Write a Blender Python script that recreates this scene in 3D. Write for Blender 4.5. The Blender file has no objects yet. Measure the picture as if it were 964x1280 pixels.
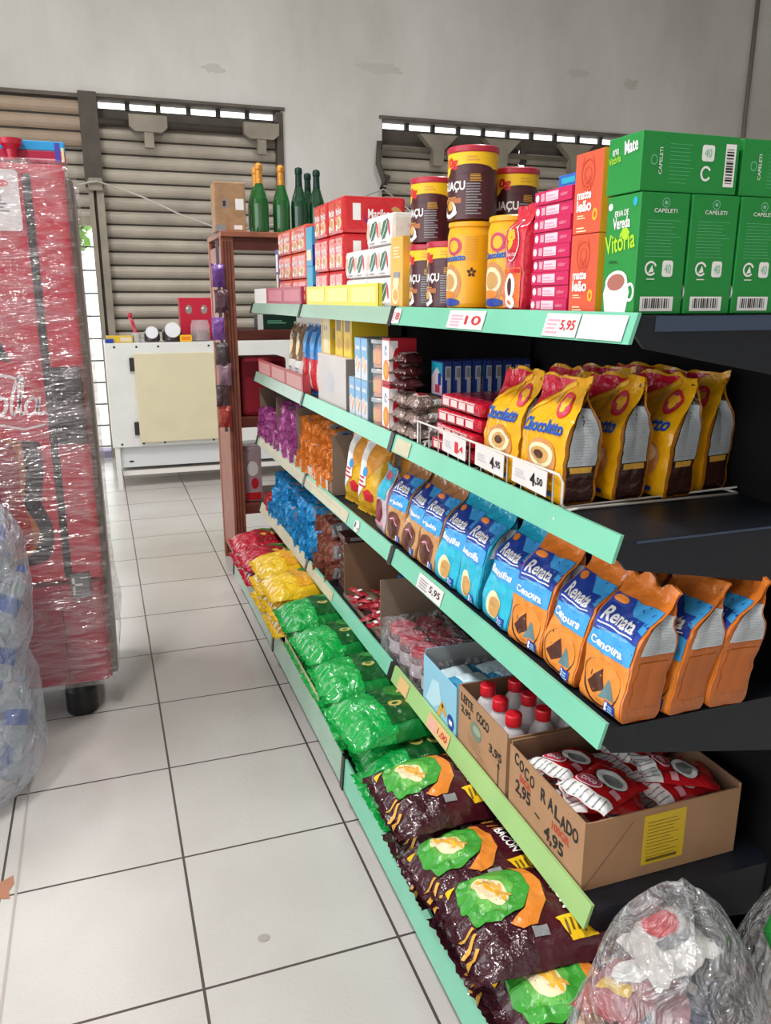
import bpy, bmesh, math, random
from mathutils import Vector, Matrix, noise
from mathutils.geometry import tessellate_polygon
PI = math.pi
random.seed(7)
C = bpy.context.scene.collection
V = Vector

# ------------------------------------------------------------------ materials
def lin(h):
    h = h.lstrip('#'); out = []
    for i in (0, 2, 4):
        c = int(h[i:i+2], 16) / 255.0
        out.append(c / 12.92 if c <= .04045 else ((c + .055) / 1.055) ** 2.4)
    return (*out, 1.0)
MATS = {}
def M(name, hexc=None, rough=.5, metal=0.0, bump=0.0, bscale=60.0, spec=.5, vary=0.0, vscale=8.0, coat=0.0, alpha=1.0, trans=0.0, ridged=False):
    if hexc is None: return MATS[name]
    m = bpy.data.materials.new(name); m.use_nodes = True
    nt = m.node_tree; b = nt.nodes['Principled BSDF']
    b.inputs['Base Color'].default_value = lin(hexc)
    b.inputs['Roughness'].default_value = rough
    b.inputs['Metallic'].default_value = metal
    b.inputs['Specular IOR Level'].default_value = spec
    b.inputs['Coat Weight'].default_value = coat
    b.inputs['Alpha'].default_value = alpha
    b.inputs['Transmission Weight'].default_value = trans
    tc = nt.nodes.new('ShaderNodeTexCoord')
    if vary:
        n = nt.nodes.new('ShaderNodeTexNoise'); n.inputs['Scale'].default_value = vscale; n.inputs['Detail'].default_value = 4
        nt.links.new(tc.outputs['Object'], n.inputs['Vector'])
        r = nt.nodes.new('ShaderNodeValToRGB'); c = lin(hexc)
        r.color_ramp.elements[0].position = .3; r.color_ramp.elements[1].position = .7
        r.color_ramp.elements[0].color = (c[0]*(1-vary), c[1]*(1-vary), c[2]*(1-vary), 1)
        r.color_ramp.elements[1].color = (min(1, c[0]*(1+vary*.5)), min(1, c[1]*(1+vary*.5)), min(1, c[2]*(1+vary*.5)), 1)
        nt.links.new(n.outputs['Fac'], r.inputs['Fac']); nt.links.new(r.outputs['Color'], b.inputs['Base Color'])
    if bump:
        n = nt.nodes.new('ShaderNodeTexNoise'); n.inputs['Scale'].default_value = bscale; n.inputs['Detail'].default_value = 3
        if ridged:
            n.noise_type = 'RIDGED_MULTIFRACTAL'
        nt.links.new(tc.outputs['Object'], n.inputs['Vector'])
        bp = nt.nodes.new('ShaderNodeBump'); bp.inputs['Strength'].default_value = bump; bp.inputs['Distance'].default_value = .01
        nt.links.new(n.outputs['Fac'], bp.inputs['Height']); nt.links.new(bp.outputs['Normal'], b.inputs['Normal'])
    m.diffuse_color = lin(hexc)
    MATS[name] = m
    return m
def F(name, hexc, **k):      # shiny packaging film
    return M(name, hexc, rough=k.pop('rough', .17), bump=k.pop('bump', .6), bscale=k.pop('bscale', 38), spec=.6, **k)
def P(name, hexc, **k):      # printed card / ink
    return M(name, hexc, rough=k.pop('rough', .42), **k)

for n_, h_ in dict(ink_white='#f2f0ee', ink_black='#161414', ink_blue='#1f3f9c', ink_sky='#3f9ddb', ink_red='#cf1f2c', ink_yellow='#f2c21a',
                   ink_orange='#e8862a', ink_brown='#4a2418', ink_green='#2c8a3a', ink_grey='#8d8d92', ink_pink='#e9a2b4', ink_lime='#a9d62b',
                   ink_cream='#ead9b0', ink_tan='#c89a5a', ink_gold='#d9a441', ink_rose='#c2405e', ink_teal='#1fa9c4', ink_maroon='#7a1226').items():
    P(n_, h_)
IW, IK, IB, IS, IR, IY, IO, IBR, IG, IGY, IP, IL, IC, IT, IGO, IRO, ITE, IM = [M(k) for k in
    'ink_white ink_black ink_blue ink_sky ink_red ink_yellow ink_orange ink_brown ink_green ink_grey ink_pink ink_lime ink_cream ink_tan ink_gold ink_rose ink_teal ink_maroon'.split()]

# ------------------------------------------------------------------ mesh builder
class MB:
    def __init__(s): s.v = []; s.f = []; s.m = []; s.mats = []; s.sm = []
    def mi(s, mat):
        if mat not in s.mats: s.mats.append(mat)
        return s.mats.index(mat)
    def add(s, vs, fs, mat, smooth=False):
        o = len(s.v); s.v += [tuple(p) for p in vs]; k = s.mi(mat)
        for f in fs: s.f.append(tuple(i + o for i in f)); s.m.append(k); s.sm.append(smooth)
    def box(s, x0, x1, y0, y1, z0, z1, mat, bev=0.0, fm=None):
        if bev:
            bm = bmesh.new(); bmesh.ops.create_cube(bm, size=1)
            for q in bm.verts: q.co = V(((x0+x1)/2 + q.co.x*(x1-x0), (y0+y1)/2 + q.co.y*(y1-y0), (z0+z1)/2 + q.co.z*(z1-z0)))
            bmesh.ops.bevel(bm, geom=bm.edges[:], offset=bev, segments=2, affect='EDGES', profile=.6)
            bm.verts.index_update()
            s.add([q.co[:] for q in bm.verts], [[q.index for q in f.verts] for f in bm.faces], mat); bm.free(); return
        vs = [(x0,y0,z0),(x1,y0,z0),(x1,y1,z0),(x0,y1,z0),(x0,y0,z1),(x1,y0,z1),(x1,y1,z1),(x0,y1,z1)]
        s.add(vs, [(0,3,2,1),(4,5,6,7),(0,1,5,4),(1,2,6,5),(2,3,7,6),(3,0,4,7)], mat)
    def prism(s, poly, axis, a0, a1, mat):       # poly of (p,q); axis 'x': (y,z), 'y': (x,z), 'z': (x,y)
        n = len(poly)
        def at(p, a): return {'x': (a, p[0], p[1]), 'y': (p[0], a, p[1]), 'z': (p[0], p[1], a)}[axis]
        vs = [at(p, a0) for p in poly] + [at(p, a1) for p in poly]
        s.add(vs, [tuple(range(n)), tuple(range(2*n-1, n-1, -1))] + [(i, (i+1) % n + 0, n + (i+1) % n, n + i) for i in range(n)], mat)
    def lathe(s, prof, mat, c=(0, 0, 0), n=24, smooth=True, seg=None):   # prof [(r,z)...], seg: per-segment material
        vs = [(c[0] + r*math.cos(2*PI*i/n), c[1] + r*math.sin(2*PI*i/n), c[2] + z) for r, z in prof for i in range(n)]
        for k in range(len(prof) - 1):
            s_m = seg[k] if seg else mat
            ring = vs[k*n:(k+2)*n]
            s.add(ring, [(i, (i+1) % n, n + (i+1) % n, n + i) for i in range(n)], s_m, smooth)
        for k, rev in ((0, True), (len(prof)-1, False)):
            if prof[k][0] > 1e-5:
                ring = vs[k*n:(k+1)*n]; s.add(ring, [tuple(range(n))[::-1] if rev else tuple(range(n))], (seg[0] if rev else seg[-1]) if seg else mat)
    def tube(s, pts, r, mat, n=8):
        pts = [V(p) for p in pts]; rings = []
        for i, p in enumerate(pts):
            d = (pts[min(i+1, len(pts)-1)] - pts[max(i-1, 0)]).normalized()
            a = V((0, 0, 1)) if abs(d.z) < .9 else V((1, 0, 0))
            u = d.cross(a).normalized(); w = d.cross(u)
            rings.append([p + (u*math.cos(2*PI*k/n) + w*math.sin(2*PI*k/n))*r for k in range(n)])
        vs = [q for rg in rings for q in rg]; fs = []
        for i in range(len(pts)-1):
            for k in range(n): fs.append((i*n+k, i*n+(k+1) % n, (i+1)*n+(k+1) % n, (i+1)*n+k))
        fs += [tuple(range(n)), tuple(range((len(pts)-1)*n, len(pts)*n))]
        s.add(vs, fs, mat, True)
    def grid(s, fn, nu, nv, mat, smooth=True, flip=False, pick=None):
        vs = [fn(i/nu, j/nv) for j in range(nv+1) for i in range(nu+1)]
        o = len(s.v); s.v += [tuple(p) for p in vs]
        for j in range(nv):
            for i in range(nu):
                a = j*(nu+1)+i; f = (a, a+1, a+nu+2, a+nu+1)
                if flip: f = f[::-1]
                mm = pick((i+.5)/nu, (j+.5)/nv) if pick else mat
                s.f.append(tuple(q+o for q in f)); s.m.append(s.mi(mm)); s.sm.append(smooth)
    # flat artwork on a mapped surface -------------------------------------
    def tri(s, mp, pts, tris, mat, off=.0006, ml=None):
        if ml:
            ml = min(ml, .009)
            pts = [tuple(p[:2]) for p in pts]; out = []; st = list(tris); mid = {}
            while st:
                t = st.pop(); e = [(t[0], t[1]), (t[1], t[2]), (t[2], t[0])]
                L = [math.hypot(pts[a][0]-pts[b][0], pts[a][1]-pts[b][1]) for a, b in e]; k = L.index(max(L))
                if L[k] <= ml: out.append(t); continue
                a, b = e[k]; key = (min(a, b), max(a, b))
                if key not in mid: mid[key] = len(pts); pts.append(((pts[a][0]+pts[b][0])/2, (pts[a][1]+pts[b][1])/2))
                c_ = t[(k+2) % 3]; q = mid[key]; st += [(a, q, c_), (q, b, c_)]
            tris = out
        s.add([mp(p[0], p[1], off) for p in pts], tris, mat)
    def poly(s, mp, pts, mat, off=.0006, ml=None):
        tr = tessellate_polygon([[V((p[0], p[1], 0)) for p in pts]])
        s.tri(mp, pts, [tuple(t) for t in tr], mat, off, ml)
    def rect(s, mp, a0, b0, a1, b1, mat, off=.0006, ml=None, r=0):
        if r:
            pts = []
            for cx, cy, a in ((a1-r, b0+r, -90), (a1-r, b1-r, 0), (a0+r, b1-r, 90), (a0+r, b0+r, 180)):
                for k in range(5): t = math.radians(a + k*22.5); pts.append((cx+r*math.cos(t), cy+r*math.sin(t)))
            s.poly(mp, pts, mat, off, ml)
        else: s.poly(mp, [(a0, b0), (a1, b0), (a1, b1), (a0, b1)], mat, off, ml)
    def ell(s, mp, ca, cb, ra, rb, mat, off=.0006, ml=None, rot=0, n=22, a0=0, a1=360):
        pts = []; full = a1-a0 >= 360
        for k in range(n if full else n+1):
            t = math.radians(a0 + (a1-a0)*k/n); x, y = ra*math.cos(t), rb*math.sin(t)
            pts.append((ca + x*math.cos(rot) - y*math.sin(rot), cb + x*math.sin(rot) + y*math.cos(rot)))
        s.poly(mp, pts, mat, off, ml)
    def ring(s, mp, ca, cb, ra, rb, w, mat, off=.0006, n=22, a0=0, a1=360):
        pts = []; tr = []
        for k in range(n+1):
            t = math.radians(a0 + (a1-a0)*k/n)
            pts += [(ca+ra*math.cos(t), cb+rb*math.sin(t)), (ca+(ra-w)*math.cos(t), cb+(rb-w)*math.sin(t))]
        for k in range(n): a = 2*k; tr += [(a, a+2, a+3), (a, a+3, a+1)]
        s.tri(mp, pts, tr, mat, off)
    def stroke(s, mp, pts, w, mat, off=.0006, ml=None):
        for (x0, y0), (x1, y1) in zip(pts, pts[1:]):
            d = math.hypot(x1-x0, y1-y0) or 1; nx, ny = -(y1-y0)/d*w/2, (x1-x0)/d*w/2
            s.poly(mp, [(x0+nx, y0+ny), (x0-nx, y0-ny), (x1-nx, y1-ny), (x1+nx, y1+ny)], mat, off, ml)
    def lines(s, mp, a0, b0, a1, b1, n, mat, off=.0006, seed=1, ml=None, t=.45):
        r = random.Random(seed); h = (b1-b0)/n
        for k in range(n):
            e = a1 - (a1-a0)*r.uniform(0, .3)
            s.rect(mp, a0, b0+k*h, e, b0+k*h+h*t, mat, off, ml)
    def barcode(s, mp, a0, b0, a1, b1, off=.0006, vert=False, seed=3):
        s.rect(mp, a0, b0, a1, b1, IW, off); r = random.Random(seed)
        p = 0.08
        while p < .9:
            w = r.choice((.015, .03, .045))
            if vert: s.rect(mp, a0+(a1-a0)*.12, b0+(b1-b0)*p, a0+(a1-a0)*.8, b0+(b1-b0)*(p+w), IK, off+.0004)
            else: s.rect(mp, a0+(a1-a0)*p, b0+(b1-b0)*.2, a0+(a1-a0)*(p+w), b0+(b1-b0)*.88, IK, off+.0004)
            p += w + r.choice((.02, .03, .04))
    def text(s, mp, t, a, b, w, h, mat, off=.001, rot=0.0, ml=None, bold=.0, shear=0.0):
        pts, tr = glyphs(t, bold)
        c, q = math.cos(rot), math.sin(rot)
        P2 = []
        for x, y in pts:
            x, y = x*w, y*h; x += y*shear
            P2.append((a + x*c - y*q, b + x*q + y*c))
        s.tri(mp, P2, tr, mat, off, ml)
    def xf(s, mtx):
        s.v = [tuple(mtx @ V(p)) for p in s.v]; return s
    def mesh(s, name):
        me = bpy.data.meshes.new(name); me.from_pydata(s.v, [], s.f)
        for m in s.mats: me.materials.append(m)
        me.polygons.foreach_set('material_index', s.m); me.polygons.foreach_set('use_smooth', s.sm); me.update(); return me
GC = {}
def glyphs(t, bold):
    if (t, bold) in GC: return GC[(t, bold)]
    cu = bpy.data.curves.new('lettering', 'FONT'); cu.body = t; cu.resolution_u = 3; cu.offset = bold; cu.fill_mode = 'FRONT'
    ob = bpy.data.objects.new('lettering', cu); me = bpy.data.meshes.new_from_object(ob)
    xs = [q.co.x for q in me.vertices]; ys = [q.co.y for q in me.vertices]
    x0, x1, y0, y1 = min(xs), max(xs), min(ys), max(ys)
    pts = [((q.co.x-x0)/(x1-x0), (q.co.y-y0)/(y1-y0)) for q in me.vertices]
    tr = []
    for p in me.polygons:
        vs = list(p.vertices)
        for i in range(1, len(vs)-1): tr.append((vs[0], vs[i], vs[i+1]))
    bpy.data.objects.remove(ob); bpy.data.curves.remove(cu); bpy.data.meshes.remove(me)
    GC[(t, bold)] = (pts, tr); return GC[(t, bold)]

def fx(x, yl, z0=0):      # face that looks towards -X; a runs to -Y, b up
    return lambda a, b, o=0: (x-o, yl-a, z0+b)
def fy(y, xl, z0=0):      # face that looks towards -Y; a runs to +X, b up
    return lambda a, b, o=0: (xl+a, y-o, z0+b)
def fz(xl, yl, z):        # face that looks up; a runs to -Y, b to +X
    return lambda a, b, o=0: (xl+b, yl-a, z+o)
def cylmap(r, th0, z0, cx=0, cy=0):   # a = arc length seen from outside running right, b up
    return lambda a, b, o=0: (cx + (r+o)*math.cos(th0 + a/r), cy + (r+o)*math.sin(th0 + a/r), z0+b)

# ------------------------------------------------------------------ object helpers
def tag(o, label=None, cat=None, group=None, kind=None):
    if label: o['label'] = label
    if cat: o['category'] = cat
    if group: o['group'] = group
    if kind: o['kind'] = kind
    return o
def ob(name, mb, parent=None, loc=(0, 0, 0), rot=(0, 0, 0)):
    me = mb if isinstance(mb, bpy.types.Mesh) else (mb.mesh(name) if mb else None)
    o = bpy.data.objects.new(name, me); C.objects.link(o); o.location = loc; o.rotation_euler = rot
    if parent: o.parent = parent
    return o
def struct(name, mb):
    return tag(ob(name, mb), kind='structure')
def thing(name, mesh, loc, label, cat, group=None, rot=(0, 0, 0), parts=None, scale=None):
    o = ob(name, mesh, None, loc, rot)
    if scale: o.scale = scale
    tag(o, label, cat, group)
    for p in parts or []:
        c = ob(p[0], p[1], o)
        if len(p) > 2 and p[2]: c['label'] = p[2]
        for g in (p[3] if len(p) > 3 else []): ob(g[0], g[1], c)
    return o
ORD = ['first', 'second', 'third', 'fourth', 'fifth', 'sixth', 'seventh', 'eighth', 'ninth', 'tenth', 'eleventh', 'twelfth']
def nz(p, s, seed): return noise.noise(V((p[0]*s + seed*7.3, p[1]*s - seed*3.1, p[2]*s + seed*1.7)))
def rid(p, s, seed): return 1 - abs(nz(p, s, seed))*2

# ------------------------------------------------------------------ bag shapes
def pouch(W, D, H, seed, mf, ms, lean=0.0, wr=.0022, t0=.6, art=None, side=None, bulge=.006, mtop=None):
    def prof(t):
        if t < .05: return .86 + .14*math.sqrt(t/.05)
        if t < t0: return 1
        if t < .93:
            k = (t-t0)/(.93-t0); k = k*k*(3-2*k); return 1 - .95*k
        return .05
    def fin(p, t, o, n):
        x, y, z = p
        w = wr*(1 + 1.4*t)
        q = (x, y, z)
        dx = w*1.5*nz(q, 20, seed) + w*.8*(rid(q, 34, seed+2)-.6)
        dy = w*nz((z, x, y), 22, seed+5)*(.4+t)
        x += dx; y += dy; x += lean*t**1.6*H
        z += w*2*nz((y*1.4, .3, 1), 24, seed+9)*(t > .97) - (lean*lean*.4*H*t)
        return (x + n[0]*o, y + n[1]*o, z)
    def front(sn):
        def g(a, b, o=0):
            t = min(max(b/H, 0), 1); s_ = 1 - 2*a/W; pr = prof(t); hw = W/2*(.95 + .05*min(1, t/.06))
            x = sn*(D/2*pr*(1-.07*abs(s_)**8) + bulge*(1-s_*s_)*math.sin(PI*min(1, t*1.05))*pr)
            return fin((x, s_*hw, b), t, o, (sn, 0))
        return g
    def sidef(sn):
        def g(a, b, o=0):      # a in 0..D from front corner to back (for near side: left to right)
            t = min(max(b/H, 0), 1); q = 2*a/D - 1; pr = prof(t); hw = W/2*(.95 + .05*min(1, t/.06))
            pin = W*.02 + W*.2*(1-pr)*(1 if t < .93 else max(0, (1-t)/.07))
            y = sn*(hw - pin*(1-abs(q)) + .004*(1-q*q)*pr)
            return fin((q*D/2*pr*(1-.07), y, b), t, o, (0, sn))
        return g
    def table(fn, A, nu, nv, sn, ax):
        T = [[V(fn(A*i/nu, H*j/nv)) for i in range(nu+1)] for j in range(nv+1)]
        def g(a, b, o=0):
            u = min(max(a/A, 0), 1)*nu; v = min(max(b/H, 0), 1)*nv; i = min(int(u), nu-1); j = min(int(v), nv-1); u -= i; v -= j
            p = (T[j][i]*(1-u)+T[j][i+1]*u)*(1-v) + (T[j+1][i]*(1-u)+T[j+1][i+1]*u)*v
            if o: p[ax] += sn*(o + .0007)
            return tuple(p)
        return g
    mb = MB(); fr = table(front(-1), W, 18, 30, -1, 0); bk = front(1); nr = table(sidef(-1), D, 8, 30, -1, 1); fa = sidef(1)
    mb.grid(lambda u, v: fr(u*W, v*H), 18, 30, mf, flip=False, pick=(lambda u, v: mtop if mtop and v > .9 else mf))
    mb.grid(lambda u, v: bk(u*W, v*H), 12, 20, mf, flip=True)
    mb.grid(lambda u, v: nr(u*D, v*H), 8, 30, ms)
    mb.grid(lambda u, v: fa(u*D, v*H), 8, 20, ms, flip=True)
    mb.grid(lambda u, v: (V(fr(u*W, 0))*(1-v) + V(bk(u*W, 0))*v), 6, 2, ms)
    if art: art(mb, fr)
    if side: side(mb, nr)
    return mb

def pillow(L, W, T, seed, mat, crimp=.018, wr=.003, nx=26, ny=18, art=None, tail=None, mtail=None, teeth=True, ncut=0):
    # lies flat, long axis X, print up; crimped ends at +-L/2
    def prof(x, y):
        s = min(1, abs(x)/(L/2-crimp)); q = min(1, abs(y)/(W/2))
        return max(0, 1-s**2.8)**.55 * max(0, 1-q**2.6)**.5
    def hwid(x): return W/2*(1 - .07*(1-min(1, (abs(x)/(L/2))**3)))
    def pos(a, b, top, o=0):
        x = b - L/2; s_ = 1 - 2*a/W; y = s_*hwid(x); pr = prof(x, s_*W/2)
        e = min(1, abs(x)/(L/2)); fold = wr*2.2*math.sin(y*150 + seed + 3*nz((y, x, 0), 20, seed))*e**3*min(1, (1-abs(s_))*6)
        w = wr*(nz((x, y, 0), 24, seed)*1.4 + (rid((x, y, 1), 42, seed+3)-.6)*1.1)*(.5+e)
        mid = T*.32
        z = mid + (T-mid)*pr + (w+fold)*(.35+.65*pr) if top else mid - mid*pr + (w+fold)*.35*(1-pr)
        if not top and pr > .5: z = max(z, 0)
        if not top: z = min(z, mid + (w+fold)*.35 - .0008)
        return V((x, y, z + o))
    mb = MB(); TT = [[pos(W*i/ny, L*j/nx, True) for i in range(ny+1)] for j in range(nx+1)]
    def tp(a, b, o=0):
        u = min(max(a/W, 0), 1)*ny; v = min(max(b/L, 0), 1)*nx; i = min(int(u), ny-1); j = min(int(v), nx-1); u -= i; v -= j
        p = (TT[j][i]*(1-u)+TT[j][i+1]*u)*(1-v) + (TT[j+1][i]*(1-u)+TT[j+1][i+1]*u)*v
        return (p.x, p.y, p.z + (o + .0008 if o else 0))
    pk = (lambda u, v: mtail if (mtail and v < (tail + .02*nz((u*9, 1, 1), 1, seed))) else mat)
    def zz(u, v, top):
        p = pos(u*W, v*L, top)
        if teeth and v in (0.0, 1.0): p.x += (.0022 if int(round(u*ny)) % 2 else -.001)*(1 if v == 0 else -1)
        return tuple(p)
    mb.grid(lambda u, v: zz(u, v, True), ny, nx, mat, pick=pk)
    mb.grid(lambda u, v: zz(u, v, False), ny, nx, mat, flip=True, pick=pk)
    if art: art(mb, tp)
    return mb
UP = Matrix.Rotation(-PI/2, 4, 'Y')      # lying pillow -> standing, print towards -X
def stand(mb, L): return mb.xf(Matrix.Translation((0, 0, L/2)) @ UP)

def smooth(pts, n=4):      # closed smooth outline through the points
    out = []; N = len(pts)
    for i in range(N):
        p0, p1, p2, p3 = pts[i-1], pts[i], pts[(i+1) % N], pts[(i+2) % N]
        for k in range(n):
            t = k/n; out.append(tuple(.5*((2*p1[d]) + (-p0[d]+p2[d])*t + (2*p0[d]-5*p1[d]+4*p2[d]-p3[d])*t*t + (-p0[d]+3*p1[d]-3*p2[d]+p3[d])*t**3) for d in (0, 1)))
    return out
def film(mname, base, lo, hi, scale, rough=.12, strength=1.0, stretch=(1, 1, 1), sharp=7.0):
    # thin clear plastic: creases catch the light and turn milky, the rest lets things show through
    m = bpy.data.materials.new(mname); m.use_nodes = True; nt = m.node_tree; b = nt.nodes['Principled BSDF']; N = nt.nodes.new; K = nt.links.new
    b.inputs['Base Color'].default_value = lin(base); b.inputs['Roughness'].default_value = rough; b.inputs['Specular IOR Level'].default_value = 1.0
    tc = N('ShaderNodeTexCoord'); mp = N('ShaderNodeMapping'); mp.inputs['Scale'].default_value = stretch; K(tc.outputs['Object'], mp.inputs['Vector'])
    def ridges(sc_, sh):
        n = N('ShaderNodeTexNoise'); n.inputs['Scale'].default_value = sc_; n.inputs['Detail'].default_value = 3; n.inputs['Distortion'].default_value = .8; K(mp.outputs['Vector'], n.inputs['Vector'])
        a = N('ShaderNodeMath'); a.operation = 'SUBTRACT'; K(n.outputs['Fac'], a.inputs[0]); a.inputs[1].default_value = .5
        c = N('ShaderNodeMath'); c.operation = 'ABSOLUTE'; K(a.outputs[0], c.inputs[0])
        d = N('ShaderNodeMath'); d.operation = 'MULTIPLY_ADD'; K(c.outputs[0], d.inputs[0]); d.inputs[1].default_value = -sh; d.inputs[2].default_value = 1; d.use_clamp = True
        return d.outputs[0]
    r1, r2 = ridges(scale, sharp), ridges(scale*3.1, sharp*.9)
    s1 = N('ShaderNodeMath'); s1.operation = 'MULTIPLY_ADD'; K(r2, s1.inputs[0]); s1.inputs[1].default_value = .6; K(r1, s1.inputs[2])
    mr = N('ShaderNodeMapRange'); mr.inputs['From Max'].default_value = 1.5; mr.inputs['To Min'].default_value = lo; mr.inputs['To Max'].default_value = hi; K(s1.outputs[0], mr.inputs['Value'])
    bp = N('ShaderNodeBump'); bp.inputs['Strength'].default_value = strength; bp.inputs['Distance'].default_value = .02; K(s1.outputs[0], bp.inputs['Height']); K(bp.outputs['Normal'], b.inputs['Normal'])
    K(mr.outputs['Result'], b.inputs['Alpha'])
    g = N('ShaderNodeBsdfGlossy'); g.inputs['Roughness'].default_value = .08; K(bp.outputs['Normal'], g.inputs['Normal'])
    mx = N('ShaderNodeMixShader'); mx.inputs[0].default_value = .09; K(b.outputs[0], mx.inputs[1]); K(g.outputs[0], mx.inputs[2]); K(mx.outputs[0], nt.nodes['Material Output'].inputs['Surface'])
    return m
# ------------------------------------------------------------------ camera
cam = bpy.data.cameras.new('camera'); co = bpy.data.objects.new('camera', cam); C.objects.link(co)
co.location = (0, 0, 1.45); co.rotation_euler = (math.radians(90-14.9), 0, math.radians(-19.3))
cam.sensor_fit = 'VERTICAL'; cam.sensor_height = 36; cam.lens = 28.125; cam.clip_start = .02; cam.clip_end = 200
bpy.context.scene.camera = co
sc = bpy.context.scene
sc.view_settings.view_transform = 'Standard'; sc.view_settings.look = 'None'; sc.view_settings.gamma = 1
sc.view_settings.use_curve_mapping = False; sc.view_settings.exposure = 0.06
#@@CONTENT
# ================================================================== SETTING
def tile_mat():
    m = bpy.data.materials.new('floor_tiles'); m.use_nodes = True; nt = m.node_tree; b = nt.nodes['Principled BSDF']
    tc = nt.nodes.new('ShaderNodeTexCoord'); mp = nt.nodes.new('ShaderNodeMapping')
    mp.inputs['Location'].default_value = (-.095 + .45, -.115, 0)     # joints at x=.095+.45k, y=.115+.45k
    nt.links.new(tc.outputs['Object'], mp.inputs['Vector'])
    br = nt.nodes.new('ShaderNodeTexBrick'); br.offset = 0; br.squash = 1
    br.inputs['Scale'].default_value = 1; br.inputs['Brick Width'].default_value = .45; br.inputs['Row Height'].default_value = .45
    br.inputs['Mortar Size'].default_value = .0035; br.inputs['Mortar Smooth'].default_value = .1; br.inputs['Bias'].default_value = -1
    br.inputs['Color1'].default_value = lin('#cbc8c5'); br.inputs['Color2'].default_value = lin('#c5c2be'); br.inputs['Mortar'].default_value = lin('#57504c')
    nt.links.new(mp.outputs['Vector'], br.inputs['Vector'])
    n = nt.nodes.new('ShaderNodeTexNoise'); n.inputs['Scale'].default_value = 2.2; n.inputs['Detail'].default_value = 6
    nt.links.new(tc.outputs['Object'], n.inputs['Vector'])
    n2 = nt.nodes.new('ShaderNodeTexNoise'); n2.inputs['Scale'].default_value = 120; nt.links.new(tc.outputs['Object'], n2.inputs['Vector'])
    r = nt.nodes.new('ShaderNodeValToRGB'); r.color_ramp.elements[0].position = .3; r.color_ramp.elements[1].position = .75
    r.color_ramp.elements[0].color = (.86, .84, .82, 1); r.color_ramp.elements[1].color = (1, 1, 1, 1)
    nt.links.new(n.outputs['Fac'], r.inputs['Fac'])
    mx = nt.nodes.new('ShaderNodeMix'); mx.data_type = 'RGBA'; mx.blend_type = 'MULTIPLY'; mx.inputs[0].default_value = 1
    nt.links.new(br.outputs['Color'], mx.inputs[6]); nt.links.new(r.outputs['Color'], mx.inputs[7])
    nt.links.new(mx.outputs[2], b.inputs['Base Color'])
    b.inputs['Roughness'].default_value = .17; b.inputs['Specular IOR Level'].default_value = .6
    bp = nt.nodes.new('ShaderNodeBump'); bp.inputs['Strength'].default_value = .25; bp.inputs['Distance'].default_value = .003
    ma = nt.nodes.new('ShaderNodeMath'); ma.operation = 'SUBTRACT'; nt.links.new(n2.outputs['Fac'], ma.inputs[0]); nt.links.new(br.outputs['Fac'], ma.inputs[1])
    nt.links.new(ma.outputs[0], bp.inputs['Height']); nt.links.new(bp.outputs['Normal'], b.inputs['Normal'])
    return m
def plaster(name, base, dark):
    m = bpy.data.materials.new(name); m.use_nodes = True; nt = m.node_tree; b = nt.nodes['Principled BSDF']
    tc = nt.nodes.new('ShaderNodeTexCoord')
    n = nt.nodes.new('ShaderNodeTexNoise'); n.inputs['Scale'].default_value = .9; n.inputs['Detail'].default_value = 8; n.inputs['Roughness'].default_value = .62
    mp = nt.nodes.new('ShaderNodeMapping'); mp.inputs['Scale'].default_value = (1, 1, .45)
    nt.links.new(tc.outputs['Object'], mp.inputs['Vector']); nt.links.new(mp.outputs['Vector'], n.inputs['Vector'])
    r = nt.nodes.new('ShaderNodeValToRGB'); r.color_ramp.elements[0].position = .25; r.color_ramp.elements[1].position = .6
    r.color_ramp.elements[0].color = lin(dark); r.color_ramp.elements[1].color = lin(base)
    nt.links.new(n.outputs['Fac'], r.inputs['Fac']); nt.links.new(r.outputs['Color'], b.inputs['Base Color'])
    b.inputs['Roughness'].default_value = .85
    n2 = nt.nodes.new('ShaderNodeTexNoise'); n2.inputs['Scale'].default_value = 25; nt.links.new(tc.outputs['Object'], n2.inputs['Vector'])
    bp = nt.nodes.new('ShaderNodeBump'); bp.inputs['Strength'].default_value = .2; nt.links.new(n2.outputs['Fac'], bp.inputs['Height']); nt.links.new(bp.outputs['Normal'], b.inputs['Normal'])
    return m
FLOOR = tile_mat(); WALL = plaster('wall_plaster', '#dddcd8', '#c4c1bb')
WY = 7.9
mb = MB(); mb.box(-4.0, 9.0, -3.0, WY, -.1, 0, FLOOR); struct('floor', mb)
mb = MB()
TOPZ = 5.4; OZ = 3.13
mb.box(-4, 9.0, WY, WY+.22, OZ, TOPZ, WALL)
mb.box(1.75, 2.73, WY, WY+.22, 0, OZ, WALL)
mb.box(6.9, 9.0, WY, WY+.22, 0, OZ, WALL)
mb.box(-4, -2.75, WY, WY+.22, 0, OZ, WALL)
struct('wall_back', mb)
mb = MB(); mb.box(9.0, 9.2, -3, WY+.22, 0, TOPZ, WALL); struct('wall_right', mb)
mb = MB(); mb.box(-4.2, 9.2, -3.2, -3, 0, TOPZ, WALL); struct('wall_front_blocker', mb)  # unseen wall, added to keep light from behind off the near faces
mb = MB(); mb.box(-4.2, -4, 3.2, WY+.22, 0, TOPZ, WALL); mb.box(-4.2, -4, -3, 3.2, 3.6, TOPZ, WALL); struct('wall_left', mb)
mb = MB(); mb.box(-4.2, 9.2, -3, WY+.22, TOPZ, TOPZ+.12, M('ceiling_paint', '#b9b5ae', rough=.9)); struct('ceiling', mb)
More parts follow.
